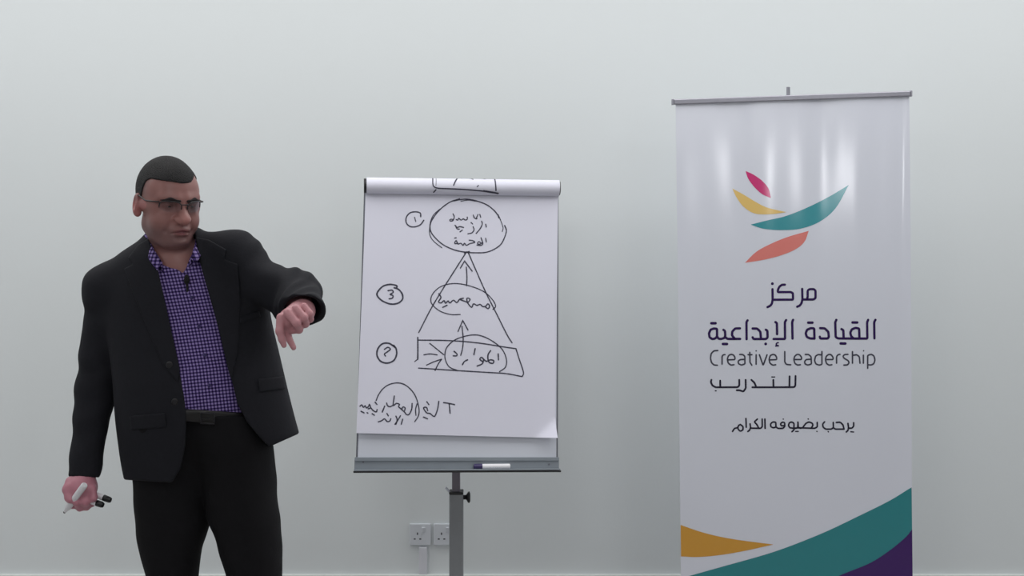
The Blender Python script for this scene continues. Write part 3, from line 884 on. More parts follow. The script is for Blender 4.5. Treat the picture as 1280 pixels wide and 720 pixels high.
def sd_jacket_raw(P):
    d = sd_loft(P, JK, 287, 640, 2.35)
    r, l = sd_sleeves(P)
    w = folds(P)
    arm = np.minimum(r, l)
    r = r + 0.0028 * w; l = l + 0.0042 * folds(P, 1.5) * np.clip((uof(P) - 290) / 40, 0, 1)
    def crease(A_0, A_1, wl, ph):
        ax = unit(A_1 - A_0); s_ = (P - A_0) @ ax
        c_ = P - A_0 - s_[:, None] * ax
        w_ = np.sin(s_ * (6.283 / wl) + ph + 2.2 * np.sin(c_[:, 0] * 24 + c_[:, 2] * 15) + 1.6 * np.sin(c_[:, 1] * 30 + ph))
        return w_ * (0.6 + 0.4 * np.sin(s_ * 41 + c_[:, 1] * 22))
    l = l - 0.0026 * crease(L_SH, L_EL, 0.046, 0.4) * np.clip((uof(P) - 305) / 25, 0, 1)
    r = r - 0.0020 * crease(R_SH, R_WR, 0.085, 1.0)
    # sleeves end in flat cuffs
    r = smax(r, (P - R_CUT) @ R_AX, 0.004)
    l = smax(l, (P - L_CUT) @ L_CN, 0.004)
    d = smin(d, r, 0.008 + 0.02 * np.clip((450 - v0(P)) / 60, 0, 1)); d = smin(d, l, 0.030)
    d = smin(d, sd_ell(P, MP(213, 305, -0.028), (0.066, 0.080, 0.040)), 0.02)      # collar roll round the neck
    d = d + 0.0012 * folds(P, 0.6)
    return d
def sd_jacket(P):
    d = sd_jacket_raw(P)
    d = smax(d, (vof(P) - hem(uof(P))) * SK, 0.006)
    op = sd_poly(P, OPEN)
    op = np.maximum(op, P[:, 1] - (Y0 - 0.02 + 0.0 * P[:, 1]))                     # only the front is open
    d = smax(d, -op, 0.005)
    # hollow cuffs round the wrists and a hollow neck
    d = smax(d, -sd_cap(P, R_CUT - R_AX * 0.03, R_CUT + R_AX * 0.05, 0.034), 0.004)
    d = smax(d, -sd_cap(P, L_CUT - L_AX * 0.045, L_CUT + L_AX * 0.05, 0.044), 0.004)
    d = smax(d, -sd_cap(P, MP(211, 240, -0.015), MP(215, 312, -0.010), 0.068, 0.070), 0.004)
    return d
NECKCUT = [(186, 270), (190, 308), (201, 329), (212, 334), (222, 337), (229, 344), (233, 335), (237, 323), (241, 312), (246, 285), (240, 262)]
def sd_shirt(P):
    d = sd_loft(P, TS, 290, 545, 2.3)
    d = np.maximum(d, (vof(P) - 522) * SK)
    nk = np.maximum(sd_poly(P, NECKCUT), P[:, 1] - (Y0 - 0.01))
    d = smax(d, -nk, 0.003)
    d = smax(d, -sd_cap(P, MP(211, 240, -0.015), MP(214, 292, -0.010), 0.058, 0.060), 0.004)
    # placket
    pl = np.abs(uof(P) - np.interp(vof(P), [340, 400, 460, 520], [231, 247, 259, 266]))
    d = d - 0.0016 * (pl < 6.5) * (vof(P) > 338)
    return d + 0.0012 * folds(P, 0.7)
def legs(P, grow=0.0):
    LL = curve([(500, 160, 262, 0.160, -0.110), (530, 164, 262, 0.154, -0.120), (590, 166, 264, 0.115, -0.125), (640, 170.5, 265, 0.100, -0.115), (650, 171.5, 263, 0.098, -0.112), (670, 173, 257, 0.092, -0.105), (691, 176, 250, 0.09, -0.10), (720, 184, 246, 0.086, -0.090), (780, 190, 245, 0.08, -0.075),
                (850, 192, 243, 0.070, -0.070), (930, 192, 242, 0.062, -0.075), (1002, 188, 243, 0.070, -0.075)])
    RL = curve([(500, 240, 334, 0.160, -0.108), (530, 246, 338, 0.156, -0.120), (590, 254, 344, 0.125, -0.115), (640, 259, 349, 0.115, -0.100), (650, 263, 350, 0.113, -0.097), (672, 273, 351, 0.107, -0.092), (691, 278, 351.5, 0.105, -0.09), (720, 285, 353, 0.100, -0.080), (780, 292, 354, 0.092, -0.068),
                (850, 298, 354, 0.080, -0.062), (930, 302, 353, 0.068, -0.065), (1002, 301, 356, 0.074, -0.068)])
    d = sd_loft(P, LL, 500, 1006, 2.2)
    k = 0.003 + 0.08 * np.clip((635 - v0(P)) / 100, 0, 1)
    d = smin(d, sd_loft(P, RL, 500, 1006, 2.2), k)
    return d - grow
def sd_trousers(P):
    d = legs(P)
    d = d + 0.0022 * folds(P, 0.7) + 0.0015 * folds(P, 1.6) * np.clip((v0(P) - 560) / 60, 0, 1)
    return np.maximum(d, (520 - vof(P)) * SK)
def sd_belt(P):
    d = sd_loft(P, TS, 500, 560, 2.3) - 0.007
    v = vof(P); c = 521 + 4 * np.clip((uof(P) - 262) / 60, -1, 1)
    return np.maximum(d, (np.abs(v - c) - 8.0) * SK)

# ---- hands
HELD = [(MP(80, 641, 0.085), MP(106, 606, 0.140)), (MP(138.5, 625.5, 0.095), MP(98, 610, 0.075)), (MP(129, 631.5, 0.105), MP(92, 619, 0.080))]
def hand_right(P):        # hanging fist round the markers
    A = lambda u, v, d: MP(u, v, d)
    d = sd_cap(P, MP(106, 585, 0.055), A(104, 604, 0.075), 0.027, 0.030)                     # wrist
    d = smin(d, sd_ell(P, A(102, 611, 0.085), (0.041, 0.034, 0.034)), 0.02)                   # back of the hand
    F_ = [((88, 609), (86, 622), (91, 631), 0.0105), ((97, 613), (96, 627), (100, 634), 0.0110),
          ((107, 614), (107, 627), (108, 633), 0.0108), ((116, 611), (117, 622), (115, 629), 0.0095)]
    for i, (k0, k1, k2, r) in enumerate(F_):
        f = sd_cap(P, A(*k0, 0.100), A(*k1, 0.108), r * 1.08, r)
        f = smin(f, sd_cap(P, A(*k1, 0.108), A(*k2, 0.084), r, r * 0.92), 0.006)
        f = smin(f, sd_cap(P, A(*k2, 0.084), A(k2[0] + 2, k2[1] - 8, 0.060), r * 0.92, r * 0.8), 0.006)
        d = smin(d, f, 0.007)
    t = sd_cap(P, A(88, 602, 0.085), A(84, 612, 0.098), 0.0135, 0.012)                        # thumb
    t = smin(t, sd_cap(P, A(84, 612, 0.098), A(88, 625, 0.116), 0.0115, 0.009), 0.008)
    d = smin(d, t, 0.006)
    for a, b_ in HELD:        # the hollow the fingers leave round each pen
        d = smax(d, -sd_cap(P, a, b_, 0.0076), 0.002)
    return d
def hand_left(P):         # loose fist, index finger pointing down
    A = lambda u, v, d: np.array(W(u, v, Y0 - d))
    d = sd_cap(P, L_WR - L_AX * 0.06, A(379, 388, 0.235), 0.029, 0.027)                       # wrist
    d = smin(d, sd_cap(P, A(379, 389, 0.24), A(363, 397, 0.272), 0.026, 0.0235), 0.02)        # back of the hand
    d = smin(d, sd_cap(P, A(372, 392, 0.255), A(357, 401, 0.268), 0.026, 0.022), 0.015)
    G = [((351, 397, .290), (349.5, 414, .300), (352.5, 424, .300), (355, 431.5, .298), .0115, .0085),      # index, straight
         ((360, 391, .298), (371, 404, .312), (374, 412, .292), (364, 414, .276), .0118, .0090),           # middle, curled
         ((370, 386, .290), (380, 397, .302), (382, 405, .284), (373, 410, .268), .0112, .0085),           # ring
         ((380, 383, .276), (387, 392, .286), (388, 399, .270), (381, 404, .258), .0098, .0078)]           # little
    f_all = None
    for (a, b_, c, e, r0, r1) in G:
        f = sd_cap(P, A(*a), A(*b_), r0, (r0 + r1) / 2)
        f = smin(f, sd_cap(P, A(*b_), A(*c), (r0 + r1) / 2, r1 * 1.05), 0.005)
        f = smin(f, sd_cap(P, A(*c), A(*e), r1 * 1.05, r1 * 0.85), 0.005)
        f_all = f if f_all is None else smin(f_all, f, 0.0035)
    d = smin(d, f_all, 0.008)
    t = sd_cap(P, A(357, 405, .262), A(359, 419, .266), 0.0125, 0.0100)                       # thumb
    t = smin(t, sd_cap(P, A(359, 419, .266), A(367, 434.5, .276), 0.0098, 0.0072), 0.006)
    return smin(d, t, 0.006)

def sd_body(P):
    z = P[:, 2]
    d = sd_loft(P, TS, 296, 520, 2.3) + 0.012
    m = z < MP(0, 470)[2]
    if m.any(): d[m] = smin(d[m], legs(P[m]) + 0.014, 0.02)
    d = smin(d, sd_cap(P, MP(208, 262, 0.005), MP(216, 322, 0.012), 0.053, 0.062), 0.026)       # neck
    d = smin(d, sd_ell(P, MP(222, 333, 0.042), (0.050, 0.037, 0.050)), 0.02)                    # throat
    a = sd_cap(P, MP(192, 322, -0.01), R_SH, 0.036, 0.050)
    a = smin(a, sd_cap(P, R_SH, R_EL, 0.048, 0.040), 0.02); a = smin(a, sd_cap(P, R_EL, MP(106, 590, 0.06), 0.040, 0.027), 0.02)
    b_ = sd_cap(P, MP(238, 318, 0.0), L_SH, 0.036, 0.054)
    b_ = smin(b_, sd_cap(P, L_SH, L_MID, 0.054, 0.044), 0.02); b_ = smin(b_, sd_cap(P, L_MID, L_EL, 0.044, 0.045), 0.02)
    b_ = smin(b_, sd_cap(P, L_EL, L_WR - L_AX * 0.03, 0.044, 0.030), 0.02)
    d = smin(d, a, 0.03); d = smin(d, b_, 0.03)
    # feet inside the shoes
    d = smin(d, sd_cap(P, MP(214, 985, 0.0), MP(209, 1003, 0.08), 0.026, 0.012), 0.01)
    d = smin(d, sd_cap(P, MP(328, 985, 0.0), MP(337, 1003, 0.08), 0.026, 0.012), 0.01)
    for fn, c, r, k in ((sd_head, HC, 0.19, 0.020), (hand_right, MP(102, 610, 0.09), 0.12, 0.010), (hand_left, np.array(W(367, 402, Y0 - 0.27)), 0.14, 0.010)):
        m = ((P - c) ** 2).sum(1) < r * r
        if m.any(): d[m] = smin(d[m], fn(P[m]), k)
    return d

M['skin'] = mat('skin', srgb(178, 130, 126), 0.42, spec=0.45, sss=0.05)
M['suit'] = mat('suit_wool', srgb(28, 29, 35), 0.85, spec=0.25, noise=(120, 0.15), bump=(260, 0.12))
M['trouser'] = mat('trouser_wool', srgb(19, 19, 22), 0.85, spec=0.2, noise=(120, 0.15), bump=(220, 0.12))
M['hair'] = mat('short_black_hair', srgb(33, 32, 34), 0.7, spec=0.3, noise=(300, 0.5), bump=(420, 0.8))
M['brow'] = mat('eyebrow_hair', srgb(34, 26, 28), 0.8)
M['belt'] = mat('belt_leather', srgb(16, 15, 16), 0.4)
M['buckle'] = mat('buckle_metal', srgb(44, 44, 48), 0.4, 0.6)
M['glasses'] = mat('glasses_frame', srgb(26, 24, 28), 0.35)
M['eyewhite'] = mat('eye_white', srgb(140, 126, 124), 0.3)
M['iris'] = mat('eye_iris', srgb(34, 24, 20), 0.2)
M['shoe'] = mat('shoe_leather', srgb(20, 18, 18), 0.35)
M['button'] = mat('button', srgb(24, 24, 28), 0.4)
M['mic'] = mat('microphone_foam', srgb(16, 16, 18), 0.9, bump=(300, 0.6))

# skin: lips, stubble and scalp shading of the skin itself, plus painted eye-socket shade, are stored as a colour attribute
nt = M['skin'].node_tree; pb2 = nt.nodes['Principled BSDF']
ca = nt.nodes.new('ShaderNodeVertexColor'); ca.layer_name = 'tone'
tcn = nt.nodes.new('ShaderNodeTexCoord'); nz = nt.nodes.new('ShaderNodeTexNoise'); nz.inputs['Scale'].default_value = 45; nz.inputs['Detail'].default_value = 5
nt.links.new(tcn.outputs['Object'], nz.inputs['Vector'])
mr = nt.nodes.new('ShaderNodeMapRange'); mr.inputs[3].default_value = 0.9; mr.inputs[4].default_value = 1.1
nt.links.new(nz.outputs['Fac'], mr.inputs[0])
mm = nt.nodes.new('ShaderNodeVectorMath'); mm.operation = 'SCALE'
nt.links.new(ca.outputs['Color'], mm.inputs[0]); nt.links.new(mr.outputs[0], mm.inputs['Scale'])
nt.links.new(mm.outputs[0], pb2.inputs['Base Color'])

# shirt: small purple and navy gingham checks
def shirt_mat():
    m = bpy.data.materials.new('gingham_shirt'); m.use_nodes = True
    nt = m.node_tree; p = nt.nodes['Principled BSDF']; p.inputs['Roughness'].default_value = 0.8
    p.inputs['Specular IOR Level'].default_value = 0.2
    uv = nt.nodes.new('ShaderNodeUVMap'); uv.uv_map = 'cloth'
    sep = nt.nodes.new('ShaderNodeSeparateXYZ'); nt.links.new(uv.outputs['UV'], sep.inputs[0])
    def stripe(sock):
        a = nt.nodes.new('ShaderNodeMath'); a.operation = 'FRACT'; nt.links.new(sock, a.inputs[0])
        b_ = nt.nodes.new('ShaderNodeMath'); b_.operation = 'GREATER_THAN'; b_.inputs[1].default_value = 0.54
        nt.links.new(a.outputs[0], b_.inputs[0]); return b_.outputs[0]
    s1, s2 = stripe(sep.outputs['X']), stripe(sep.outputs['Y'])
    ad = nt.nodes.new('ShaderNodeMath'); ad.operation = 'ADD'; nt.links.new(s1, ad.inputs[0]); nt.links.new(s2, ad.inputs[1])
    hf = nt.nodes.new('ShaderNodeMath'); hf.operation = 'MULTIPLY'; hf.inputs[1].default_value = 0.5; nt.links.new(ad.outputs[0], hf.inputs[0])
    rp = nt.nodes.new('ShaderNodeValToRGB'); rp.color_ramp.interpolation = 'CONSTANT'
    e = rp.color_ramp.elements; e[0].position = 0; e[0].color = srgb(152, 136, 188)
    e[1].position = 0.4; e[1].color = srgb(74, 57, 118)
    x = e.new(0.9); x.color = srgb(24, 17, 46)
    nt.links.new(hf.outputs[0], rp.inputs[0]); nt.links.new(rp.outputs[0], p.inputs['Base Color'])
    return m
M['shirt'] = shirt_mat()
def cloth_uv(o, fn):
    me = o.data; n = len(me.vertices); co = np.empty(n * 3); me.vertices.foreach_get('co', co); co = co.reshape(-1, 3) + np.array(world_loc(o))
    uv = fn(co); li = np.empty(len(me.loops), np.int32); me.loops.foreach_get('vertex_index', li)
    L = me.uv_layers.new(name='cloth'); L.data.foreach_set('uv', uv[li].astype(np.float32).ravel())

# body
V, Q = surface_net(sd_body, *BX(50, 425, 185, 1020, 0.40, 0.20), 0.0026)
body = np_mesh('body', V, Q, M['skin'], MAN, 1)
q = toH(V)
tone = np.tile(np.array(srgb(148, 104, 99)[:3]), (len(V), 1))
hand_m = (V[:, 2] < MP(0, 360)[2])
tone[hand_m] = srgb(194, 140, 146)[:3]
tone[hand_m & (V[:, 0] < PX)] = srgb(190, 128, 142)[:3]
def blend(mask, c):
    global tone
    mask = np.clip(mask, 0, 1)[:, None]; tone = tone * (1 - mask) + np.array(srgb(*c)[:3]) * mask
near = ((q ** 2).sum(1) < 0.19 ** 2)
st = np.clip((-0.030 - q[:, 2]) / 0.03, 0, 1) * np.clip((0.03 - q[:, 1]) / 0.03, 0, 1) * np.clip((q[:, 2] + 0.125) / 0.02, 0, 1)
mouth = np.clip(1 - np.sqrt((q[:, 0] / 0.030) ** 2 + ((q[:, 2] + 0.055) / 0.016) ** 2), 0, 0.5) * 2
blend(near * st * (1 - mouth) * 0.55, (98, 80, 82))
blend(near * np.clip(1.5 - 1.5 * np.sqrt(((np.abs(q[:, 0]) - 0.032) / 0.022) ** 2 + ((q[:, 2] - 0.010) / 0.014) ** 2), 0, 1) * (q[:, 1] < -0.06) * 0.45, (92, 62, 62))  # eye sockets darkened: shade painted into the skin colour
lip = np.clip(1.6 - 1.6 * np.sqrt((q[:, 0] / 0.025) ** 2 + ((q[:, 2] + 0.055) / 0.0125) ** 2), 0, 1) * (q[:, 1] < -0.085)
blend(near * lip * 0.8, (122, 70, 78))
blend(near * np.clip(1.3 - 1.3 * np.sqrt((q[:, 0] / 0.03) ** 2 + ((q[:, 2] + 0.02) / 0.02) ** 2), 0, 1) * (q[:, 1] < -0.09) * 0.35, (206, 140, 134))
blend(near * (np.abs(q[:, 0]) > 0.076) * (np.abs(q[:, 2]) < 0.04) * 0.5, (190, 118, 118))
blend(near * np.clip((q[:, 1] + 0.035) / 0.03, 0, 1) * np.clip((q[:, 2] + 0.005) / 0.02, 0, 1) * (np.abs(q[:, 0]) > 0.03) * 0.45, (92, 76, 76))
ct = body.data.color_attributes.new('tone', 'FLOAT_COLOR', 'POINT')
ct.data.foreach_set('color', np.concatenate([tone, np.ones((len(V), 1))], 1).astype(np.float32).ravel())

# hair: close-cropped cap with its hairline
def sd_hair(P):
    q = toH(P)
    d = sd_head(P, True) - 0.0030 - 0.0006 * np.sin(P[:, 0] * 900) * np.sin(P[:, 1] * 870) * np.sin(P[:, 2] * 910)
    y, z, ax_ = q[:, 1], q[:, 2], np.abs(q[:, 0])
    line = np.interp(y, [-0.10, -0.055, -0.025, -0.010, 0.000, 0.006, 0.03, 0.09, 0.13], [0.074, 0.074, 0.073, 0.065, 0.030, -0.004, -0.022, -0.058, -0.062])
    line = line + 0.013 * np.clip((q[:, 0] - 0.026) / 0.02, 0, 1) * (y < -0.03) - 0.003 * np.clip(1 - ax_ / 0.03, 0, 1) * (y < -0.03)
    return smax(d, (line - z) * 0.75, 0.002)
V, Q = surface_net(sd_hair, HC - 0.14, HC + 0.15, 0.0024)
np_mesh('hair', V, Q, M['hair'], MAN, 1)

# eyebrows
for s in (-1, 1):
    def sd_brow(P):
        q = toH(P)
        a = sd_cap(q, np.array((s * 0.010, -0.094, 0.0255)), np.array((s * 0.034, -0.086, 0.0305)), 0.0046, 0.0052)
        a = smin(a, sd_cap(q, np.array((s * 0.034, -0.086, 0.0305)), np.array((s * 0.055, -0.066, 0.0250)), 0.0050, 0.0022), 0.004)
        lat = (q - np.array((0, -0.085, 0))) * np.array((1, 0.25, 1))
        a2 = sd_cap(lat, np.array((s * 0.011, -0.002, 0.0265)), np.array((s * 0.034, 0, 0.0285)), 0.0036, 0.0040)
        a2 = smin(a2, sd_cap(lat, np.array((s * 0.034, 0, 0.0285)), np.array((s * 0.055, 0.004, 0.0255)), 0.0040, 0.0022), 0.012)
        return np.maximum(np.maximum(a2, np.abs(sd_head(P)) - 0.0022), q[:, 1] + 0.03)
    c = H(s * 0.032, -0.080, 0.03)
    V, Q = surface_net(sd_brow, c - 0.045, c + 0.045, 0.0014)
    np_mesh('eyebrow', V, Q, M['brow'], MAN)
# eyes
for s in (-1, 1):
    c = H(s * 0.032, -0.0728, 0.0098)
    b = MB(); n1, n2 = 12, 18; rr = 0.0108
    fw = HR @ np.array([0.12, -1, -0.30]); fw = Vector(unit(fw)); up = Vector(HR @ np.array([0, 0, 1.0])); sd = fw.cross(up).normalized(); up = sd.cross(fw)
    rows = []
    for i in range(n1 + 1):
        a = math.pi * i / n1
        rows.append([Vector(c) + fw * math.cos(a) * rr + (sd * math.cos(2 * math.pi * k / n2) + up * math.sin(2 * math.pi * k / n2)) * math.sin(a) * rr for k in range(n2 + 1)])
    b.grid(rows[:3], 1); b.grid(rows[2:], 0)
    b.build('eye', [M['eyewhite'], M['iris']], MAN)

# glasses: half-rim frame, clear lenses, thin temples
def gl(x, y, z): return Vector(H(x, y, z))
GZ = 0.010
def lens_y(x): return -0.106 + 9.0 * x * x
LENS = []
b = MB()
rims = []
for s in (-1, 1):
    outline = []
    for k in range(28):
        a = 2 * math.pi * k / 28
        ex, ez = math.cos(a), math.sin(a)
        x = s * (0.0335 + 0.0255 * np.sign(ex) * abs(ex) ** 0.75); z = GZ + 0.001 + 0.0145 * np.sign(ez) * abs(ez) ** 0.75
        outline.append((x, z))
    LENS.append(outline)
    up_half = [p for p in outline if p[1] > GZ - 0.004]
    up_half = sorted(up_half, key=lambda p: p[0])
    b.tube([gl(x, lens_y(x), z) for x, z in up_half], 0.0015, 8)
b.tube([gl(x, lens_y(x) - 0.003, GZ + 0.009) for x in np.linspace(-0.0085, 0.0085, 7)], 0.0014, 8)
for s in (-1, 1):
    xs = s * 0.0595
    b.tube([gl(xs - s * 0.002, lens_y(xs), GZ + 0.010), gl(s * 0.0680, lens_y(xs) + 0.004, GZ + 0.010), gl(s * 0.0735, lens_y(xs) + 0.014, GZ + 0.009), gl(s * 0.0790, -0.035, GZ + 0.006),
            gl(s * 0.0815, -0.002, GZ + 0.012), gl(s * 0.0830, 0.014, GZ + 0.012), gl(s * 0.0825, 0.028, GZ - 0.004), gl(s * 0.081, 0.034, GZ - 0.020)], [0.0018, 0.0020, 0.0020, 0.0019, 0.0017, 0.0015, 0.0014, 0.0013], 8)
gf = b.build('glasses', M['glasses'], MAN)
ml = bpy.data.materials.new('spectacle_lens'); ml.use_nodes = True
nt = ml.node_tree; nt.nodes.clear()
out = nt.nodes.new('ShaderNodeOutputMaterial'); trn = nt.nodes.new('ShaderNodeBsdfTransparent'); trn.inputs[0].default_value = (0.84, 0.84, 0.86, 1)
gls = nt.nodes.new('ShaderNodeBsdfGlossy'); gls.inputs['Roughness'].default_value = 0.03
fr = nt.nodes.new('ShaderNodeFresnel'); fr.inputs[0].default_value = 1.5
mxs = nt.nodes.new('ShaderNodeMixShader')
nt.links.new(fr.outputs[0], mxs.inputs[0]); nt.links.new(trn.outputs[0], mxs.inputs[1]); nt.links.new(gls.outputs[0], mxs.inputs[2]); nt.links.new(mxs.outputs[0], out.inputs[0])
for outline in LENS:
    b = MB()
    cx = sum(p[0] for p in outline) / len(outline); cz = sum(p[1] for p in outline) / len(outline)
    rows = []
    for k in range(5):
        t = 1 - k / 4
        rows.append([gl(cx + (x - cx) * t, lens_y(cx + (x - cx) * t), cz + (z - cz) * t) for x, z in outline + outline[:1]])
    b.grid(rows, 0)
    b.build('lens', ml, gf)

# clothing
V, Q = surface_net(sd_jacket, *BX(60, 440, 265, 640, 0.38, 0.20), 0.0034)
jacket = np_mesh('suit_jacket', V, Q, M['suit'], MAN, 2)
V, Q = surface_net(sd_shirt, *BX(110, 410, 265, 550, 0.24, 0.18), 0.0032)
shirt = np_mesh('shirt', V, Q, M['shirt'], MAN, 2)
PITCH = 0.0092
def shirt_uv(P):
    u, v = uof(P), vof(P)
    cx = np.interp(v, [300, 340, 400, 460, 520], [222, 231, 247, 259, 266])
    return np.stack([(u - cx) * SK / PITCH, (v + 0.10 * (u - cx)) * SK / PITCH], 1)
cloth_uv(shirt, shirt_uv)
V, Q = surface_net(sd_trousers, *BX(130, 390, 490, 1012, 0.24, 0.20), 0.0040)
np_mesh('trousers', V, Q, M['trouser'], MAN, 2)
V, Q = surface_net(sd_belt, *BX(130, 370, 480, 560, 0.24, 0.20), 0.0034)
belt = np_mesh('belt', V, Q, M['belt'], MAN, 1)
def front_y(fn, u, v, n, grow):
    """depth of the front of a loft at (u, v)"""
    xl, xr, yf, yb = [float(t) for t in fn(np.array(float(v)))]
    qx = min(0.98, abs((u - (xl + xr) / 2) / ((xr - xl) / 2)))
    return (yf + yb) / 2 + (yf - yb) / 2 * (1 - qx ** n) ** (1 / n) + grow
b = MB()
bd = front_y(TS, 259, 522, 2.3, 0.010)
fx = [MP(251, 516, bd), MP(268, 517, bd), MP(268, 530, bd), MP(251, 529, bd), MP(251, 516, bd)]
b.tube([Vector(p) for p in fx], 0.0022, 8)
b.tube([Vector(MP(251, 523, bd)), Vector(MP(262, 523.5, bd + 0.002))], 0.0016, 8)
b.build('belt_buckle', M['buckle'], belt)

# lapels: raised cloth on the jacket front
LAP = {1: [(186, 298), (172, 306), (160, 322), (166, 330), (155, 336), (176, 392), (203, 455), (222, 478), (225, 462), (207, 380), (197, 335)],
       2: [(244, 296), (262, 300), (283, 312), (280, 324), (297, 330), (301, 380), (298, 440), (289, 475), (284, 458), (273, 410), (259, 360), (249, 325)]}
for k, poly in LAP.items():
    def sd_lap(P):
        d0 = sd_jacket_raw(P)
        d = np.maximum(d0 - 0.0055, -(d0 + 0.002))
        return smax(np.maximum(d, P[:, 1] - (Y0 - 0.01)), sd_poly(P, poly), 0.003)
    V, Q = surface_net(sd_lap, *BX(140, 330, 280, 500, 0.26, 0.02), 0.0026)
    np_mesh('lapel', V, Q, M['suit'], jacket, 1)
# breast welt pocket, hip flap and buttons
def jfront(u, v, g=0.0): return Vector(MP(u, v, front_y(JK, u, v, 2.35, g)))
def patch(name, poly, h, m, parent):
    def f(P):
        d0 = sd_jacket_raw(P)
        return smax(np.maximum(np.maximum(d0 - h, -(d0 + 0.002)), P[:, 1] - (Y0 - 0.01)), sd_poly(P, poly), 0.003)
    us = [p[0] for p in poly]; vs_ = [p[1] for p in poly]
    V, Q = surface_net(f, *BX(min(us) - 5, max(us) + 40, min(vs_) - 30, max(vs_) + 12, 0.26, 0.02), 0.0026)
    return np_mesh(name, V, Q, m, parent, 1)
patch('pocket_flap', [(162, 520), (206, 516), (209, 534), (164, 538)], 0.005, M['suit'], jacket)
patch('pocket_flap', [(322, 474), (354, 470), (357, 486), (324, 490)], 0.005, M['suit'], jacket)
patch('breast_pocket', [(298, 397), (324, 389), (326, 396), (300, 405)], 0.004, M['suit'], jacket)
for (u, v) in ((212, 456), (219, 502)):
    b = MB(); p = jfront(u, v, 0.0)
    b.tube([p + Vector((0, 0.004, 0)), p - Vector((0, 0.004, 0)), p - Vector((0, 0.006, 0))], [0.0095, 0.0095, 0.007], 18)
    b.build('button', M['button'], jacket)
sy = lambda u, v, g=0.0: Vector(MP(u, v, front_y(TS, u, v, 2.3, g)))
for v in (372, 408, 444, 482):
    u = float(np.interp(v, [340, 400, 460, 520], [231, 247, 259, 266]))
    b = MB(); p = sy(u, v, 0.003)
    b.tube([p + Vector((0, 0.003, 0)), p - Vector((0, 0.0015, 0))], [0.0050, 0.0045], 14)
    b.build('shirt_button', M['pen_cap_purple'], shirt)

# shirt collar: a fold line round the neck and two open wings
FOLD = [(203, 328, .096), (194, 314, .080), (187, 300, .040), (184, 288, -.010), (195, 280, -.065), (214, 278, -.080), (234, 281, -.060), (243, 290, -.005), (244, 302, .045), (241.5, 312, .082), (238, 323, .096)]
OUTER = [(196.5, 338, .106), (188, 327, .094), (180, 312, .050), (177, 300, -.010), (192, 297, -.085), (214, 295, -.100), (238, 297, -.075), (249, 303, -.010), (251, 314, .055), (250, 322, .092), (244, 328, .104)]
def spline3(K, n):
    K = [Vector(MP(*k)) for k in K]; ext = [K[0] * 2 - K[1]] + K + [K[-1] * 2 - K[-2]]; out = []
    for i in range(1, len(ext) - 2):
        a, b_, c, d = ext[i - 1:i + 3]
        for j in range(n):
            t = j / n
            out.append(0.5 * ((2 * b_) + (c - a) * t + (2 * a - 5 * b_ + 4 * c - d) * t * t + (3 * b_ - a - 3 * c + d) * t ** 3))
    return out + [K[-1]]
fo, ou = spline3(FOLD, 8), spline3(OUTER, 8)
axis = Vector(MP(213, 300, 0.0))
inn = []
for p in fo:
    q_ = p + Vector((0, 0, -0.026)); r_ = Vector((axis.x - q_.x, axis.y - q_.y, 0)).normalized()
    inn.append(q_ + r_ * 0.004)
b = MB()
b.grid([inn, [p.lerp(f_, 0.9) for p, f_ in zip(inn, fo)], fo, [f_.lerp(o_, 0.5) + Vector((0, -0.002, 0.001)) for f_, o_ in zip(fo, ou)], ou], 0)
collar = b.build('collar', M['shirt'], shirt, solid=0.0018)
cloth_uv(collar, lambda P: np.stack([np.arctan2(P[:, 0] - axis.x, P[:, 1] - axis.y) * 0.075 / PITCH, P[:, 2] / PITCH], 1))
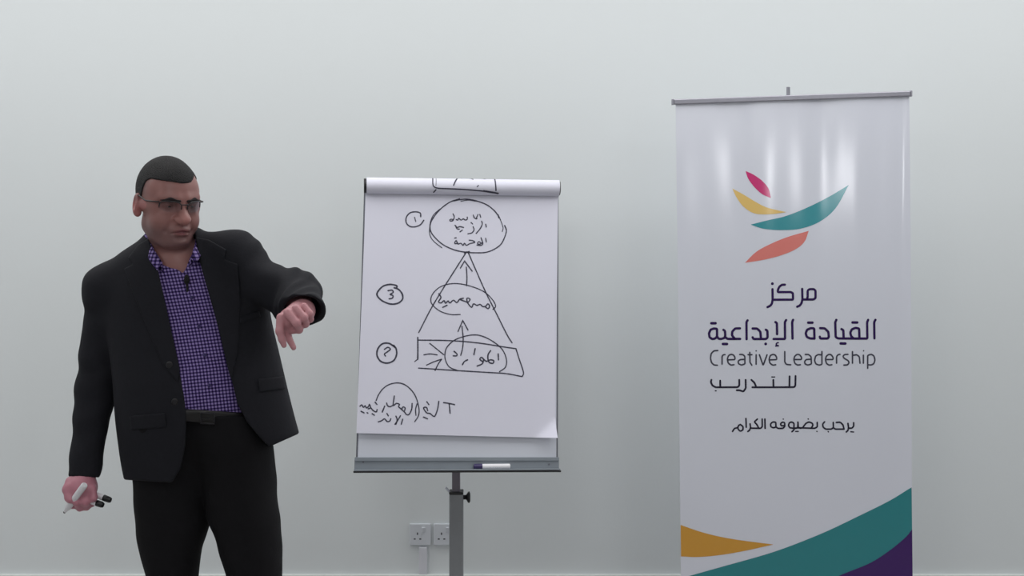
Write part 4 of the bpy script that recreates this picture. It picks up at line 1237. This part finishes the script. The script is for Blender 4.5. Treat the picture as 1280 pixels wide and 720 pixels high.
# shoes
for (a, t) in (((212, 0.0), (206, 0.17)), ((330, -0.005), (342, 0.165))):
    pa, pt_ = MP(a[0], 1000, a[1]), MP(t[0], 1000, t[1])
    pa[2] = pt_[2] = 0
    def sd_shoe(P):
        d = sd_cap(P, pa + [0, 0.02, 0.052], pa + (pt_ - pa) * 0.35 + [0, 0, 0.050], 0.050, 0.052)
        d = smin(d, sd_cap(P, pa + [0, 0, 0.035], pt_ + [0, 0.02, 0.034], 0.042, 0.038), 0.03)
        return np.maximum(np.maximum(d, 0.012 - P[:, 2]), P[:, 2] - 0.098)
    c = (pa + pt_) / 2
    V, Q = surface_net(sd_shoe, c + [-0.10, -0.20, 0.0], c + [0.10, 0.22, 0.12], 0.004)
    so = np_mesh('shoe', V, Q, M['shoe'], MAN, 1)
    def sd_sole(P):
        d = sd_cap(P * [1, 1, 0], pa + [0, 0.02, 0], pa + (pt_ - pa) * 0.3, 0.045, 0.040)
        d = smin(d, sd_cap(P * [1, 1, 0], pa, pt_ + [0, 0.02, 0], 0.041, 0.042), 0.03)
        return np.maximum(d, np.abs(P[:, 2] - 0.0085) - 0.008)
    V, Q = surface_net(sd_sole, c + [-0.10, -0.20, -0.008], c + [0.10, 0.22, 0.03], 0.004)
    np_mesh('sole', V, Q, M['black'], so)

# clip-on microphone at the open collar
mcp = sy(233.5, 350, 0.004)
r = thing('lapel_microphone', 'tiny black clip-on microphone at the open neck of the checked shirt', 'microphone', tuple(mcp))
b = MB(); b.tube([mcp + Vector((0, 0, 0.013)), mcp + Vector((0.001, -0.004, 0.009)), mcp + Vector((0.001, -0.006, 0.001)), mcp + Vector((0.001, -0.006, -0.006)), mcp + Vector((0, -0.004, -0.010))],
                 [0.003, 0.0065, 0.0072, 0.0068, 0.003], 14)
b.build('foam_head', M['mic'], r)
b = MB(); b.tube([mcp + Vector((0.001, -0.004, -0.008)), mcp + Vector((0.002, -0.003, -0.022)), mcp + Vector((0.001, 0.001, -0.036))], [0.0035, 0.0032, 0.002], 10)
b.build('clip', M['black'], r)

# markers held in the hanging hand
def A_(u, v, d): return Vector(MP(u, v, d))
marker('whiteboard_marker', 'uncapped white marker gripped in the fist, black nib pointing down left', A_(80, 641, 0.085), A_(106, 606, 0.140), 0.0088, M['pen_cap_black'], 0.03, True, None)
marker('whiteboard_marker', 'black-capped white marker sticking out of the fist, the upper one', A_(138.5, 625.5, 0.095), A_(98, 610, 0.075), 0.0078, M['pen_cap_black'], 0.022)
marker('whiteboard_marker', 'black-capped white marker sticking out of the fist, the lower one', A_(129, 631.5, 0.105), A_(92, 619, 0.080), 0.0078, M['pen_cap_black'], 0.020)
